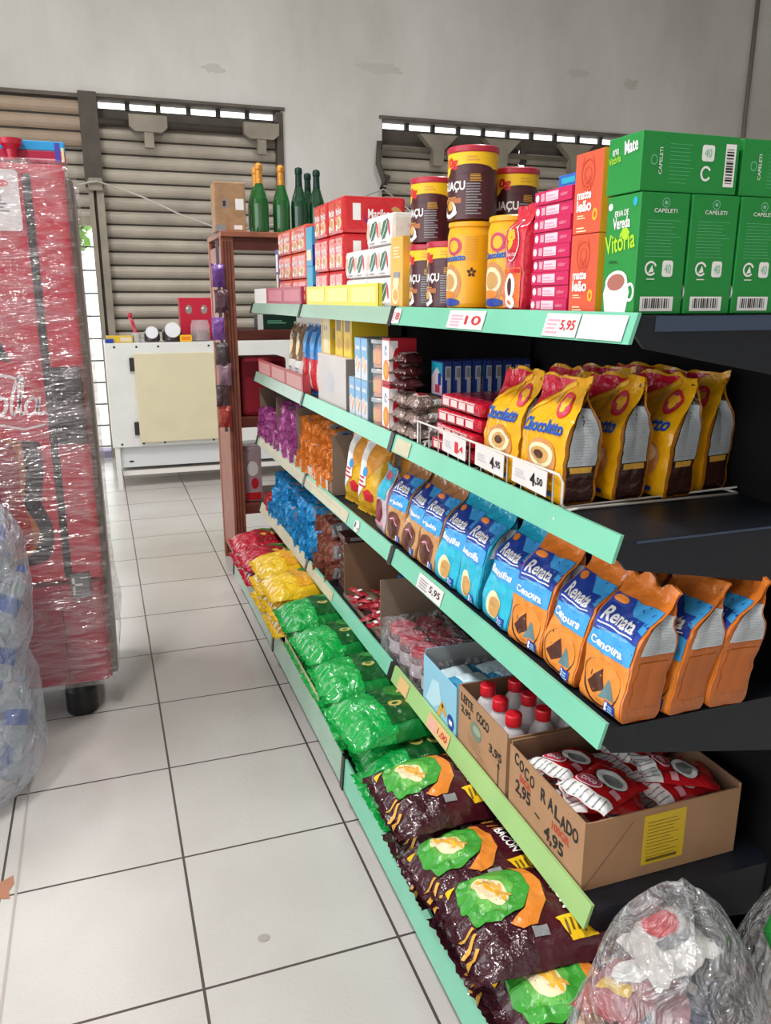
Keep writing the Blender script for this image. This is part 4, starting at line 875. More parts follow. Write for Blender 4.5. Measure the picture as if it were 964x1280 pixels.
def pile(n, y0, y1, z0, tiers, lab, group, x=.785, step=.0215):
    # sachets stand on edge, crimped ends towards the aisle, one tier on another
    k = int((y1-y0)/step)
    for t_ in range(tiers):
        for i in range(k):
            if t_ == tiers-1 and tiers > 1 and (i < 3 or i > k-2): continue
            y = y0 + (i+.5)*(y1-y0)/k
            thing('drink_sachet', SA[n][(i+t_) % 2], (x + random.uniform(-.026, .022) + .006*t_, y + .007, z0+.037+.066*t_ + random.uniform(0, .012)*(.3+t_)), lab, 'sachet', group, rot=(PI/2 + random.uniform(-.38, .38), random.uniform(-.12, .12), random.uniform(-.16, .16)))
def open_box(name, x0, x1, y0, y1, z, h, mat, lab, hf=None, t=.003, extra=None, inner=None, hn=None):
    b = MB(); inner = inner or mat; X, Y = x1-x0, y1-y0; hf = h if hf is None else hf; hn = h if hn is None else hn
    b.box(0, X, 0, Y, 0, t, mat); b.box(0, t, 0, Y, t, hf, mat); b.box(X-t, X, 0, Y, t, h, mat); b.box(t, X-t, 0, t, t, hn, mat); b.box(t, X-t, Y-t, Y, t, h, mat)
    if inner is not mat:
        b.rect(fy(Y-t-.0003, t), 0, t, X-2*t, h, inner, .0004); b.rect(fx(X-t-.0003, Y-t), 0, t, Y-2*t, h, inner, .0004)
    if extra: extra(b)
    thing(name, b.mesh(name), (x0, y0, z), lab, 'carton'); return
open_box('open_carton', .715, 1.05, 3.52, 3.91, Z3, .24, KRG, 'grey-brown open carton of pink sachets at the far end of the third shelf', hf=.03)
open_box('open_carton', .715, 1.05, 3.12, 3.51, Z3, .24, KRG, 'grey-brown open carton of pink sachets beside the orange ones', hf=.045)
open_box('open_carton', .715, 1.05, 2.60, 3.10, Z3, .21, KRG, 'brown open carton holding the orange sachets', hf=.045)
pile('pink', 3.53, 3.90, Z3+.004, 2, 'pink foil drink sachet in the farthest open carton of the third shelf', 'pink sachets, far carton')
pile('pink', 3.13, 3.50, Z3+.004, 3, 'pink foil drink sachet in the open carton next to the orange sachets', 'pink sachets, near carton')
pile('orange', 2.615, 3.085, Z3+.004, 3, 'orange foil drink sachet standing on edge on the third shelf', 'orange sachets')
b = MB(); b.box(0, .0015, 0, 1.0, 0, .045, P('card_white', '#d9d2cc')); thing('card_strip', b.mesh('card_strip'), (.7105, 2.64, Z3-.0), 'white card strip in front of the pink and orange sachets', 'card strip')

# ================================================================== FOURTH SHELF
Z4 = PLATE[3] + .0015
pile('red', 3.70, 3.88, Z4, 1, 'red foil sachet at the far end of the fourth shelf', 'red sachets', x=.79)
pile('blue', 2.86, 3.69, Z4, 3, 'bright blue foil sachet standing on edge on the fourth shelf', 'blue sachets')
pile('brown', 2.655, 2.85, Z4, 3, 'brown foil sachet standing on edge on the fourth shelf', 'brown sachets')
b = MB(); b.box(-.12, .12, -.045, .045, 0, .02, F('sachet_side', '#5c3a34'), bev=.004); b.rect(fy(-.045, -.12), .02, .004, .2, .016, IGY); me = b.mesh('candy_bar_box')
for i in range(10): thing('candy_bar_box', me, (.865+.004*(i % 3), 2.600, Z4+.0205*i), f'flat dark brown candy box beside the brown sachets, {ORD[i]} from the bottom', 'box', 'flat dark boxes')
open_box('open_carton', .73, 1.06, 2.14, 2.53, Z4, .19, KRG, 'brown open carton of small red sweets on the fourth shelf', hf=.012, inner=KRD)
SW = F('sweet_red', '#a82a36', bump=.7, bscale=80); SWW = F('sweet_white', '#d7d0d0', bump=.5)
b = pillow(.085, .022, .014, 2, SW, crimp=.02, wr=.002, nx=14, ny=6); b.rect(lambda a, b_, o=0: (b_-.02, .008-a, .0135+o), 0, 0, .016, .012, IW, .001)
me = b.mesh('wrapped_sweet')
R = random.Random(12)
for i in range(64):
    l = i//16; thing('wrapped_sweet', me, (.762+.075*(i % 4)+R.uniform(-.015, .015), 2.19+.075*((i//4) % 4)+R.uniform(-.02, .02), Z4+.005+.013*l+.004*R.random()), 'small red wrapped sweet in the brown carton on the fourth shelf', 'sweet', 'red wrapped sweets', rot=(R.uniform(-.2, .2), R.uniform(-.2, .2), R.uniform(0, PI)))
b = MB(); b.box(-.05, .05, -.06, .06, 0, .045, P('sweet_box_blue', '#2474c4'), bev=.002); f = fx(-.05, .06); b.rect(f, .01, .008, .11, .03, IW)
thing('sweet_box', b.mesh('sweet_box'), (.92, 2.30, Z4+.075), 'blue and white box lying on the red sweets', 'box')
# shrink-wrapped pink jars
b = MB(); b.lathe([(.034, 0), (.038, .004), (.038, .062), (.033, .072)], F('jar_plum', '#6d2f48', bump=0, rough=.2), n=24); b.rect(cylmap(.038, PI, 0), -.05, .012, .05, .05, P('jar_label', '#c9b6c4'), .0006, .008)
l = MB(); l.lathe([(.037, .070), (.038, .071), (.038, .088), (.036, .090), (0, .090)], F('jar_lid', '#c22842', bump=0, rough=.3), n=24)
jm = (b.mesh('jar'), l.mesh('lid'))
for i in range(8):
    r, c = divmod(i, 4)
    thing('jam_jar', None, (.762+.082*r, 1.775+.082*c, Z4+.002), f'plum coloured jar with red lid in shrink-wrap, {["front", "back"][r]} row, {ORD[c]} from the near side', 'jar', 'shrink-wrapped jars', parts=[('jar', jm[0]), ('lid', jm[1], 'red lid')])
WR2 = film('jar_wrap', '#dcd6da', .04, .38, 10)
b = MB()
def jw(u, v):
    t = u*2*PI; x = .803 + .092*max(-1, min(1, 1.4*math.cos(t))); y = 1.898 + .178*max(-1, min(1, 1.4*math.sin(t))); p = V((x, y, 0)); k = 1 if v < .7 else 1-(v-.7)/.3*.93
    z = .002 + .098*min(1, v/.7); x = .803+(x-.803)*k; y = 1.898+(y-1.898)*k; w = .004*noise.noise(V((x*40, y*40, z*40))); return (x + w, y + w, Z4+z+.004*(v > .7)+w)
b.grid(jw, 48, 14, WR2); thing('shrink_wrap', b.mesh('shrink_wrap'), (0, 0, 0), 'clear shrink-wrap around the pack of plum coloured jars', 'plastic wrap')
b = MB(); b.lathe([(.024, 0), (.03, .045), (.031, .047), (0, .047)], F('cup_blue', '#5db4dc', bump=.3), n=20); b.lathe([(.0312, .044), (.0312, .048), (0, .049)], IW, n=20); me = b.mesh('small_cup')
for i in range(4): thing('small_cup', me, (.741, 1.975-.064*i - .0, Z4+.1005) if False else (1.0, 1.99-.066*i, Z4), f'small blue cup behind the shrink-wrapped jars, {ORD[i]} from the far side', 'cup', 'small blue cups')
# pale blue display box
def pale_art(b):
    f = fx(0, .205); b.rect(f, .001, .001, .204, .135, P('pale_blue_box', '#8fc3dc')); b.poly(f, [(.02, .02), (.06, .09), (.10, .10), (.12, .05), (.07, .02)], P('paler_blue', '#b9dcea'), .001); b.stroke(f, [(.10, .012), (.125, .055), (.145, .03)], .016, IGO, .0013); b.ell(f, .175, .03, .02, .02, IB, .0013); b.rect(f, .166, .024, .184, .036, IW, .0017)
PBO = P('paleblue_card', '#86b4cc'); GRC = P('grey_card', '#9b9a97')
open_box('display_box', .712, .95, 1.532, 1.737, Z4, .145, PBO, 'pale blue open display box on the fourth shelf', hf=.125, inner=GRC, extra=pale_art)
SB = F('sachet_ltblue', '#4aa8d4', bump=.8, bscale=60)
me = pillow(.12, .085, .022, 14, SB, crimp=.012, wr=.003, nx=10, ny=10, art=lambda b, f: b.rect(f, .01, .02, .07, .09, P('ice', '#cfe6f0'), .001, .03)).mesh('small_sachet')
R = random.Random(3)
for i in range(18):
    c_, l = i % 4, i//4; thing('small_sachet', me, (.785+.10*(c_ % 2), 1.588+.09*(c_//2), Z4+.006+.024*l), 'small light blue sachet in the pale blue display box', 'sachet', 'light blue sachets', rot=(R.uniform(-.15, .15), R.uniform(-.15, .15), R.uniform(-.5, .5)))
# coconut milk carton
HB, HR = P('marker_black', '#24201f', rough=.7), P('marker_red', '#b8452f', rough=.7)
def milk_art(b):
    f = fx(0, .232); b.text(f, 'LEITE', .010, .118, .062, .020, HB, .0008, bold=.035, rot=-.03); b.text(f, 'COCO', .090, .108, .060, .024, HB, .0008, bold=.035, rot=-.05); b.text(f, '2,95', .012, .088, .050, .020, HB, .0008, bold=.03); b.text(f, '3,95', .155, .065, .058, .024, HB, .0008, bold=.035, rot=.02)
    b.ell(f, .09, .078, .028, .022, P('faded_green', '#6f7f6c', rough=.8), .0006); b.ell(f, .095, .082, .020, .010, P('faded_green2', '#8fa08a', rough=.8), .001); b.lines(f, .05, .03, .14, .06, 3, KRD, .0006, t=.12); b.stroke(f, [(.20, .01), (.20, .055)], .004, HB, .0007); b.poly(f, [(.193, .055), (.207, .055), (.20, .068)], HB, .0007); b.lines(f, .10, .012, .17, .03, 3, P('faded_red', '#a06a54', rough=.8), .0007, t=.12)
KL = M('kraft_light', '#a8815f', rough=.8, vary=.07, vscale=18)
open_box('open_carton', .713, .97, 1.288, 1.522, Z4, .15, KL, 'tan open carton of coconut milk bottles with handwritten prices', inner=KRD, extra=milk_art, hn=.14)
BW = F('bottle_white', '#dedbe0', bump=0, rough=.25); CAPR = F('cap_red', '#d31f2c', bump=0, rough=.3)
b = MB(); b.lathe([(.024, 0), (.029, .004), (.030, .07), (.029, .105), (.020, .125), (.015, .132), (.015, .140)], BW, n=28); l = MB(); l.lathe([(.017, .138), (.0175, .140), (.0175, .160), (.016, .163), (0, .163)], CAPR, n=24)
bm_, lm_ = b.mesh('bottle_body'), l.mesh('cap'); k = 0
for r in range(3):
    for c in range(3):
        thing('milk_bottle', None, (.752+.070*c + .004*r, 1.335+.068*r, Z4+.0035), f'white coconut milk bottle with red cap, {["near", "middle", "far"][r]} row, {["aisle side", "centre", "inner side"][c]}', 'bottle', 'coconut milk bottles', parts=[('bottle_body', bm_), ('cap', lm_, 'red screw cap')])
for i, (x, y) in enumerate(((.83, 1.485), (.905, 1.54))): pass
# grated coconut carton
def coco_art(b):
    f = fx(0, .268); S = dict(bold=.03)
    for ch, a, z in zip('COCO', (.018, .038, .058, .080), (.108, .103, .098, .094)): b.text(f, ch, a, z, .017, .026, HB, .0008, **S)
    for ch, a, z in zip('RALADO', (.122, .148, .172, .192, .212, .232), (.090, .089, .085, .080, .082, .082)): b.text(f, ch, a, z, .019, .028, HB, .0008, **S)
    b.text(f, '50GR', .040, .080, .046, .016, HR, .0008, **S); b.text(f, '2,95', .026, .044, .060, .034, HB, .0008, **S); b.text(f, '100GR', .165, .058, .060, .017, HR, .0008, **S)
    b.stroke(f, [(.104, .050), (.122, .048)], .004, HB, .0008); b.text(f, '4,95', .140, .018, .068, .034, HB, .0008, **S)
    g = fy(0, 0); YS = P('sticker_yellow', '#d8b52a'); b.rect(g, .122, .022, .212, .124, YS, .0006); b.lines(g, .13, .030, .2, .115, 12, P('olive', '#6e5a1a'), .001, seed=9, t=.16); b.rect(g, .132, .028, .198, .034, P('olive2', '#6e5a1a'), .0012); b.stroke(g, [(.0, .0), (.10, .12)], .0012, KRD, .0005)
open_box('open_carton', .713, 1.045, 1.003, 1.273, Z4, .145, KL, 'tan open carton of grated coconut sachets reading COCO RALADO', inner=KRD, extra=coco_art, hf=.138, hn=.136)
RS = F('coco_red', '#c81f26', bump=.5)
def art_coco(b, f):
    b.rect(f, .0, .0, .105, .034, IW, .0009, .02); 
    for k in range(7): b.rect(f, .006+.014*k, .004, .009+.014*k, .030, IGY, .0013, .02)
    b.ell(f, .035, .050, .028, .014, IW, .0013, .015, rot=.1); b.ell(f, .035, .050, .026, .012, IRO, .0018, .015, rot=.1); b.text(f, 'Sococo' if False else 'coco', .018, .045, .034, .009, IW, .0023, ml=.02, bold=.02)
    b.ell(f, .060, .085, .036, .026, M('ink_brown'), .0013, .015); b.ell(f, .062, .085, .033, .023, IW, .0018, .015); b.ell(f, .066, .082, .022, .014, IGY, .0023, .015); b.rect(f, .08, .05, .10, .064, IP, .0015, .02)
cs = [pillow(.145, .105, .020, s, RS, crimp=.010, wr=.0035, nx=18, ny=12, art=art_coco).mesh('coconut_sachet') for s in (2, 6)]
R = random.Random(21); 
for i in range(26):
    l, c = divmod(i, 4); x = .80+.155*(c % 2)+R.uniform(-.005, .005); y = 1.079+.118*(c//2)+R.uniform(-.004, .004)
    thing('coconut_sachet', cs[i % 2], (x, y, Z4+.006+.0195*l + (.012 if l > 4 else 0)), 'red and white grated coconut sachet in the COCO RALADO carton', 'sachet', 'grated coconut sachets', rot=(R.uniform(-.12, .12) if l > 3 else 0, R.uniform(-.1, .15) if l > 3 else 0, R.uniform(-.06, .06) if l < 5 else R.uniform(-.5, .5)))
# dark closed boxes between the brown sachets and the carton
for i in range(2): thing('candy_bar_box', None, (0, 0, -5), '', '') if False else None

# ================================================================== BASE DECK: snack bags
ZB = BASEZ + .0015
def snack(name, col, tailc, patch, seed, kind):
    mf = F('snack_'+name, col, bump=.45, rough=.2) if 'snack_'+name not in MATS else M('snack_'+name)
    mt = F('snacktail_'+name, tailc, bump=1.0, bscale=45, rough=.13, coat=.5) if 'snacktail_'+name not in MATS else M('snacktail_'+name)
    W, L = .265, .41
    def m(n, h): return M(n) if n in MATS else P(n, h, rough=.3)
    def art(b, f):
        ml = .012
        if kind == 'bacon':
            f0 = f; f = lambda a, b_, o=0: f0(a*1.06, b_*.95-.035, o)
            b.poly(f, [(.015, .10), (.05, .075), (.10, .068), (.15, .08), (.175, .12), (.16, .17), (.12, .20), (.06, .205), (.02, .17)], m('art_green', '#3d9a35'), .0022, ml)
            b.poly(f, [(.03, .115), (.07, .09), (.13, .10), (.15, .14), (.10, .175), (.05, .16)], m('art_green_light', '#63b04a'), .0027, ml)
            R_ = random.Random(3)
            b.ell(f, .09, .13, .048, .026, IC, .0032, ml, rot=.3)
            for k in range(9): b.ell(f, .06+.0075*k, .118+.0035*k+.012*(k % 2), .014, .0045, IGO if k % 2 else YL, .0037, ml, rot=.2+R_.uniform(-.5, .5))
            b.poly(f, [(.03, .19), (.06, .215), (.11, .225), (.16, .215), (.20, .18), (.205, .15), (.185, .135), (.165, .17), (.12, .20), (.07, .20)], m('art_orange', '#df8530'), .0030, ml)
            for k in range(3): b.stroke(f, [(.145+.022*k, .075-.004*k), (.155+.03*k, .045-.006*k)], .008, IGO, .0024, ml); b.stroke(f, [(.05+.02*k, .235+.002*k), (.045+.03*k, .265)], .007, m('stick_brown', '#b0702e'), .0024, ml)
            b.text(f, 'BACON', .100, .237, .085, .022, IW, .003, ml=.012, bold=.03); b.lines(f, .10, .266, .18, .274, 1, IP, .003, ml=.02)
            b.ell(f, .13, .312, .060, .024, IR, .0026, ml); b.ell(f, .13, .312, .057, .020, m('deep_red', '#a8182a'), .003, ml); b.text(f, 'Nutriril' if False else 'Nutrinho', .08, .302, .10, .020, IW, .0034, ml=.012, bold=.02)
            b.poly(f, [(.198, .215), (.236, .232), (.234, .285), (.196, .27)], IY, .0026, ml); b.lines(f, .205, .228, .230, .27, 4, m('olive3', '#6e5a1a'), .003, ml=.02); b.poly(f, [(.03, .06), (.05, .06), (.04, .078)], IY, .0024, ml); b.rect(f, .205, .165, .222, .195, IGY, .0026, ml)
        else:
            f0 = f; f = lambda a, b_, o=0: f0(a, b_-.045, o)
            base = {'green': ('art_dkgreen', '#0f4f20'), 'yellow': ('art_amber', '#d99b22'), 'red': ('art_dkred', '#8a1a24')}[name]
            b.rect(f, .012, .165, .238, .375, m(*base), .0018, ml)
            b.poly(f, [(.03, .22), (.10, .19), (.15, .25), (.15, .34), (.08, .36), (.03, .30)], m('art_midgreen', '#2f7a2e'), .0024, ml)
            b.poly(f, [(.045, .30), (.06, .25), (.11, .225), (.12, .29), (.10, .335)], m('art_tan', '#c9a06a'), .0029, ml); b.poly(f, [(.06, .29), (.07, .26), (.10, .25), (.10, .29), (.085, .31)], m('art_cream', '#e8d3a6'), .0034, ml)
            for k in range(3):
                if name == 'green': b.ell(f, .165+.012*k*0+.004*k, .20+.048*k, .018, .019, m('art_ringtan', '#b7ad5c'), .0028, ml); b.ell(f, .165+.004*k, .20+.048*k, .008, .009, m(*base), .0033, ml)
                else: b.ell(f, .18, .20+.05*k, .016, .014, IGO, .0028, ml)
            b.rect(f, .195, .295, .215, .335, IGY, .0028, ml); b.lines(f, .197, .30, .213, .332, 3, IW, .0032, ml=.02)
    return pillow(L, W, .088, seed, mf, crimp=.022, wr=.006, nx=44, ny=30, tail=.30, mtail=mt, art=art)
SN = {}
for n, c, t_, kd in (('bacon', '#47161f', '#3d1722', 'bacon'), ('green', '#157a34', '#12a045', 'c'), ('yellow', '#e2b41f', '#ecc020', 'c'), ('red', '#b01f33', '#b91d36', 'c')):
    SN[n] = [snack(n, c, t_, None, s, kd).mesh('snack_bag') for s in ((1, 2) if n != 'red' else (1,))]
names = {'bacon': 'dark maroon bacon snack bag', 'green': 'green corn ring snack bag', 'yellow': 'yellow snack bag', 'red': 'red snack bag'}
SP = [ ('bacon', .75, .99, 0, .02, 0, 0, 'lowest at the near end of the base shelf'),  # kind, x, y, z, rz, tilt about Y, tilt about X, label tail
 ('bacon', 0.725, 0.905, 0.085, -.05, 0, 0, 'at the near end of the base shelf'),
 ('bacon', 0.745, 1.150, 0, .03, 0, 0, 'lowest under the two large bags'), ('bacon', 0.755, 1.095, 0.068, -.04, -.02, .06, 'squeezed in the middle layer'),
 ('bacon', 0.705, 1.060, 0.136, -.10, .0, .10, 'on top of the near pile'), ('bacon', 0.705, 1.250, 0.105, .02, .0, .16, 'leaning under the topmost near bag'),
 ('bacon', 0.740, 1.430, 0, 0, 0, 0, 'lowest of the pile beside the green bags'), ('bacon', 0.735, 1.450, 0.07, .02, 0, .05, 'middle of the pile beside the green bags'), ('bacon', 0.705, 1.475, 0.138, .0, .0, .04, 'on top of the pile beside the green bags'),
 ('green', 0.745, 1.700, 0, .02, 0, 0, 'lowest of the nearest green pile'), ('green', 0.735, 1.745, 0.07, -.03, 0, .0, 'second layer of the nearest green pile'), ('green', 0.705, 1.830, 0.142, .05, -.0, .03, 'on top of the nearest green pile'),
 ('green', 0.755, 2.070, 0, -.03, 0, 0, 'lowest of the middle green pile'), ('green', 0.745, 2.070, 0.07, .04, 0, 0, 'second layer of the middle green pile'), ('green', 0.715, 2.075, 0.14, -.04, 0, .05, 'on top of the middle green pile'),
 ('green', 0.755, 2.340, 0, .03, 0, 0, 'lowest of the third green pile'), ('green', 0.750, 2.340, 0.07, 0, 0, 0, 'second layer of the third green pile'), ('green', 0.720, 2.345, 0.14, .05, 0, .04, 'on top of the third green pile'),
 ('green', 0.755, 2.600, 0, 0, 0, 0, 'lowest of the farthest green pile'), ('green', 0.750, 2.600, 0.07, .04, 0, .02, 'second layer of the farthest green pile'), ('green', 0.715, 2.600, 0.14, -.03, 0, .04, 'on top of the farthest green pile'),
 ('yellow', 0.730, 2.900, 0, 0, 0, 0, 'lowest of the near yellow pile'), ('yellow', 0.725, 2.900, 0.07, .04, 0, 0, 'second layer of the near yellow pile'), ('yellow', 0.720, 2.910, 0.14, .03, 0, .02, 'on top of the near yellow pile'),
 ('yellow', 0.730, 3.170, 0, .03, 0, 0, 'lowest of the far yellow pile'), ('yellow', 0.725, 3.170, 0.07, -.03, 0, 0, 'second layer of the far yellow pile'), ('yellow', 0.730, 3.180, 0.14, .02, 0, .0, 'on top of the far yellow pile'),
 ('red', 0.730, 3.500, 0, 0, 0, 0, 'lowest of the near red pile'), ('red', 0.725, 3.500, 0.07, .03, 0, 0, 'on top of the near red pile'),
 ('red', 0.730, 3.770, 0, 0, 0, 0, 'lower one at the far end of the base shelf'), ('red', 0.725, 3.770, 0.07, -.03, 0, 0, 'upper one at the far end of the base shelf')]
for i, (n, x, y, z, rz, ty, tx, la) in enumerate(SP):
    thing('snack_bag', SN[n][i % len(SN[n])], (x, y, ZB+z), f'{names[n]} {la}', 'snack bag', names[n].replace('snack bag', 'snack bags'), rot=(-tx, ty, rz))
b = MB(); b.box(0, .0015, 0, .95, 0, .05, M('card_white')); thing('card_strip', b.mesh('card_strip'), (.563, 2.90, BASEZ), 'white card strip in front of the yellow and red snack bags', 'card strip')
b = MB(); b.box(0, .0015, 0, .5, 0, .045, P('card_cream', '#d8cfa8')); thing('card_strip', b.mesh('card_strip'), (.563, 2.25, BASEZ), 'cream card strip in front of the green snack bags', 'card strip')

# ================================================================== DRINKS COOLER
CRD = M('cooler_red', '#c01235', rough=.3, coat=.3); CRK = M('cooler_dark', '#2a2a2e', rough=.5, vary=.3, vscale=40); CGR = M('cooler_side', '#8d8a88', rough=.45, metal=.2); CBK = M('cooler_black', '#0e0e10', rough=.4)
cx0, cx1, cy0, cy1, cz0, cz1 = -.93, -.058, 2.80, 3.36, .12, 1.845
CO = thing('drinks_cooler', None, (-.5, 3.1, 0), 'tall red drinks cooler wrapped in plastic film beside the aisle', 'cooler')
o_ = (.5, -3.1, 0)
b = MB(); b.box(cx0, cx1+.022, cy0+.075, cy1, cz0, cz1-.03, CGR, bev=.012); b.box(cx0+.0, cx1-.0, cy0+.05, cy0+.07, cz0, cz1-.01, CRD); ob('cabinet', b, CO, o_)
b = MB(); b.box(cx0+.01, cx1-.0, cy0, cy0+.05, .52, cz1, CRD, bev=.008); g = fy(cy0, 0, 0)
b.rect(g, -.18, .53, -.165+.0, cz1-.03, CRK, .001); b.rect(g, -.165, .53, -.155, cz1-.03, CBK, .0012)
b.text(g, 'beba gelado', -.075, .95+.45, .30, .022, P('cooler_rose', '#cf5a6d'), .0016, rot=PI/2) if False else b.lines(fy(cy0, -.13, 0), 0, 1.27, .035, 1.62, 16, P('cooler_rose', '#cf4a62'), .0016, seed=12, t=.4)
# bottle artwork, dark contour sweeping down to a red bottle belly
b.poly(g, smooth([(-.52, 1.55), (-.44, 1.62), (-.36, 1.50), (-.30, 1.34), (-.25, 1.20), (-.215, 1.02), (-.21, .9), (-.225, .80), (-.20, .72), (-.205, .64), (-.25, .59), (-.42, .58), (-.60, .6), (-.60, 1.4)]), CRK, .0014)
b.poly(g, smooth([(-.52, 1.50), (-.44, 1.54), (-.37, 1.40), (-.31, 1.24), (-.27, 1.05), (-.265, .9), (-.28, .80), (-.245, .72), (-.25, .66), (-.29, .615), (-.42, .6), (-.58, .62)]), P('bottle_amber', '#b5652f', vary=.35), .0018)
b.poly(g, smooth([(-.50, .98), (-.30, 1.0), (-.285, .82), (-.265, .72), (-.28, .64), (-.42, .615), (-.52, .63)]), P('bottle_red', '#a3231f', vary=.4), .0022)
b.poly(g, [(-.60, 1.06), (-.20, 1.0), (-.195, 1.23), (-.28, 1.26), (-.60, 1.30)], CRD, .0026)
SCR = P('script_white', '#e9dfe0')
# white script, right half of the word in view
def loop(pts, w): b.stroke(g, pts, w, SCR, .0032)
def arc(cx, cz, rx, rz, a0, a1, n=14): return [(cx+rx*math.cos(math.radians(a0+(a1-a0)*k/n)), cz+rz*math.sin(math.radians(a0+(a1-a0)*k/n))) for k in range(n+1)]
loop(arc(-.42, 1.15, .05, .075, 40, 320), .018)
loop([(x+.25*(z-1.12), z) for x, z in arc(-.318, 1.12, .022, .030, 0, 360)], .011)
loop([(x+.28*(z-1.12), z) for x, z in arc(-.272, 1.155, .013, .062, -230, 120, 20)] + [(-.258, 1.09), (-.245, 1.10)], .009)
loop([(x+.25*(z-1.12), z) for x, z in arc(-.222, 1.118, .018, .027, 0, 360)], .010); loop([(-.196, 1.148), (-.208, 1.10), (-.198, 1.09), (-.185, 1.10)], .009)
loop(arc(-.33, 1.175, .10, .045, 20, 150), .009); loop(arc(-.365, 1.20, .02, .03, 0, 330), .007); loop([(-.48, 1.05), (-.36, 1.07), (-.25, 1.045), (-.19, 1.058)], .006)
b.text(g, 'Coca', -.80, 1.08, .22, .12, SCR, .0032, shear=.25, bold=.02); 
ob('door', b, CO, o_)
b = MB(); b.box(cx0+.01, cx1-.01, cy0+.004, cy0+.05, cz0+.01, .50, M('cooler_red_low', '#a8203c', rough=.4), bev=.008); b.box(-.20, -.197, cy0+.001, cy0+.004, .15, .50, CBK); ob('kick_panel', b, CO, o_)
b = MB(); b.box(-.155, -.062, cy0-.018, cy0, .99, 1.24, CBK, bev=.006); g2 = fy(cy0-.018, 0, 0); b.rect(g2, -.12, 1.02, -.09, 1.2, M('cooler_dark'), .001); ob('door_handle', b, CO, o_)
b = MB(); b.box(-.165, -.10, cy0-.012, cy0+.004, .455, .545, M('catch_metal', '#6f7276', rough=.3, metal=.8), bev=.004); b.rect(fy(cy0-.012, 0, 0), -.158, .47, -.15, .53, SCR, .001); b.rect(fy(cy0-.012, 0, 0), -.158, .50, -.125, .508, SCR, .001); ob('door_catch', b, CO, o_)
b = MB(); q_ = (-.385, 1.50); b.rect(g, -.40, 1.650, -.165-.025, 1.825, SCR, .003, r=.012); b.rect(g, -.392, 1.657, -.198, 1.818, P('sticker_pale', '#e4dfe2'), .0036, r=.01); b.ell(g, -.24, 1.785, .022, .010, IR, .0042); b.lines(g, -.38, 1.705, -.21, 1.755, 5, P('plum_grey', '#8e7f8a'), .0042, seed=3); b.lines(g, -.36, 1.668, -.23, 1.695, 4, IGY, .0042, seed=5, t=.12); ob('sticker', b, CO, o_)
b = MB()
for x in (-.17, -.85):
    for y in (2.86, 3.28): b2 = MB(); b2.lathe([(.05, 0), (.055, .01), (.055, .09), (.045, .12)], CBK, c=(x, y, 0), n=24); ob('foot', b2, CO, o_)
FW = film('stretch_film', '#dccdd3', .03, .36, 3.2, rough=.15, strength=.5, stretch=(.8, .8, 4.0), sharp=9)
def wrap(u, v):
    t = u*4; k = int(t) % 4; f_ = t-int(t)
    P4 = [(cx0-.01, cy0-.024), (cx1+.012, cy0-.024), (cx1+.034, cy1+.01), (cx0-.01, cy1+.01)]
    a, c = P4[k], P4[(k+1) % 4]; x, y = a[0]+(c[0]-a[0])*f_, a[1]+(c[1]-a[1])*f_; z = cz0+.01 + (cz1-cz0)*v
    w = .007*noise.noise(V((x*7, y*7, z*22))); 
    if k == 1: x += .03*max(0, 1-abs(z-.33)/.25)*math.sin(PI*f_)
    return (x + (w if k in (1, 3) else 0), y + (w if k in (0, 2) else 0), z)
b = MB(); b.grid(wrap, 96, 90, FW)
o = ob('stretch_wrap', b, CO, o_); o['label'] = 'wrinkled clear film wrapped around the cooler'
b = MB(); b.box(-.62, -.052, 0, .16, 0, .035, P('flat_crimson', '#b31a45'), bev=.003); b.box(-.62, -.052, 0, .16, .035, .062, P('flat_azure', '#2e9fe0'), bev=.003); g = fy(0, -.62); b.rect(g, .54, .004, .555, .058, P('flat_violet', '#4a45b0')); b.rect(g, .558, .004, .566, .045, IC); b.rect(g, .42, .008, .54, .012, IP)
thing('flat_carton', b.mesh('flat_carton'), (0, 2.83, 1.852), 'long flat red and blue carton lying on top of the wrapped cooler', 'carton')
b = MB(); b.lathe([(0, 0), (.012, .002), (.016, .03), (.03, .045), (.034, .06), (0, .064)], CRD, n=20); thing('red_cup', b.mesh('red_cup'), (-.20, 2.80+.01, 1.851), 'small red funnel shaped cup on the cooler top in front of the flat carton', 'cup')

# ================================================================== WHITE CABINET by the shutters
WH = M('cabinet_white', '#dfe0dd', rough=.35, vary=.04); CRM = M('cabinet_cream', '#d9d0b0', rough=.45, vary=.05); HNG = M('hinge_dark', '#2d2b2b', rough=.5)
cb_ = thing('white_cabinet', None, (.8, 6.7, 0), 'white metal cabinet with a cream door in front of the shutter', 'cabinet'); o_ = (-.8, -6.7, 0)
b = MB(); b.box(.03, 1.75, 6.46, 7.1, .335, 1.13, WH, bev=.006)
for x, z in ((.10, 1.10), (.26, 1.10), (.42, 1.10), (.80, 1.10), (.10, .36), (.26, .36), (.42, .36), (.80, .36), (.95, .36)): b.ell(fy(6.46, 0, 0), x, z, .009, .009, HNG, .001, n=10)
ob('cabinet_body', b, cb_, o_)
b = MB(); b.box(.235, .875, 6.435, 6.46, .37, 1.05, CRM, bev=.004); d_ = ob('door', b, cb_, o_)
for z in (.48, .97): b = MB(); b.box(.20, .235, 6.44, 6.46, z-.05, z+.05, HNG); ob('hinge', b, d_)
b = MB(); b.box(.05, 1.73, 6.50, 7.06, .17, .335, M('cabinet_skirt', '#d3d5d6', rough=.4)); b.ell(fy(6.50, 0, 0), .16, .215, .02, .008, HNG, .001); ob('skirt', b, cb_, o_)
for x, y in ((.045, 6.47), (1.70, 6.47), (.045, 7.03), (1.70, 7.03)): b = MB(); b.box(x, x+.035, y, y+.035, 0, .335, WH); ob('leg', b, cb_, o_)
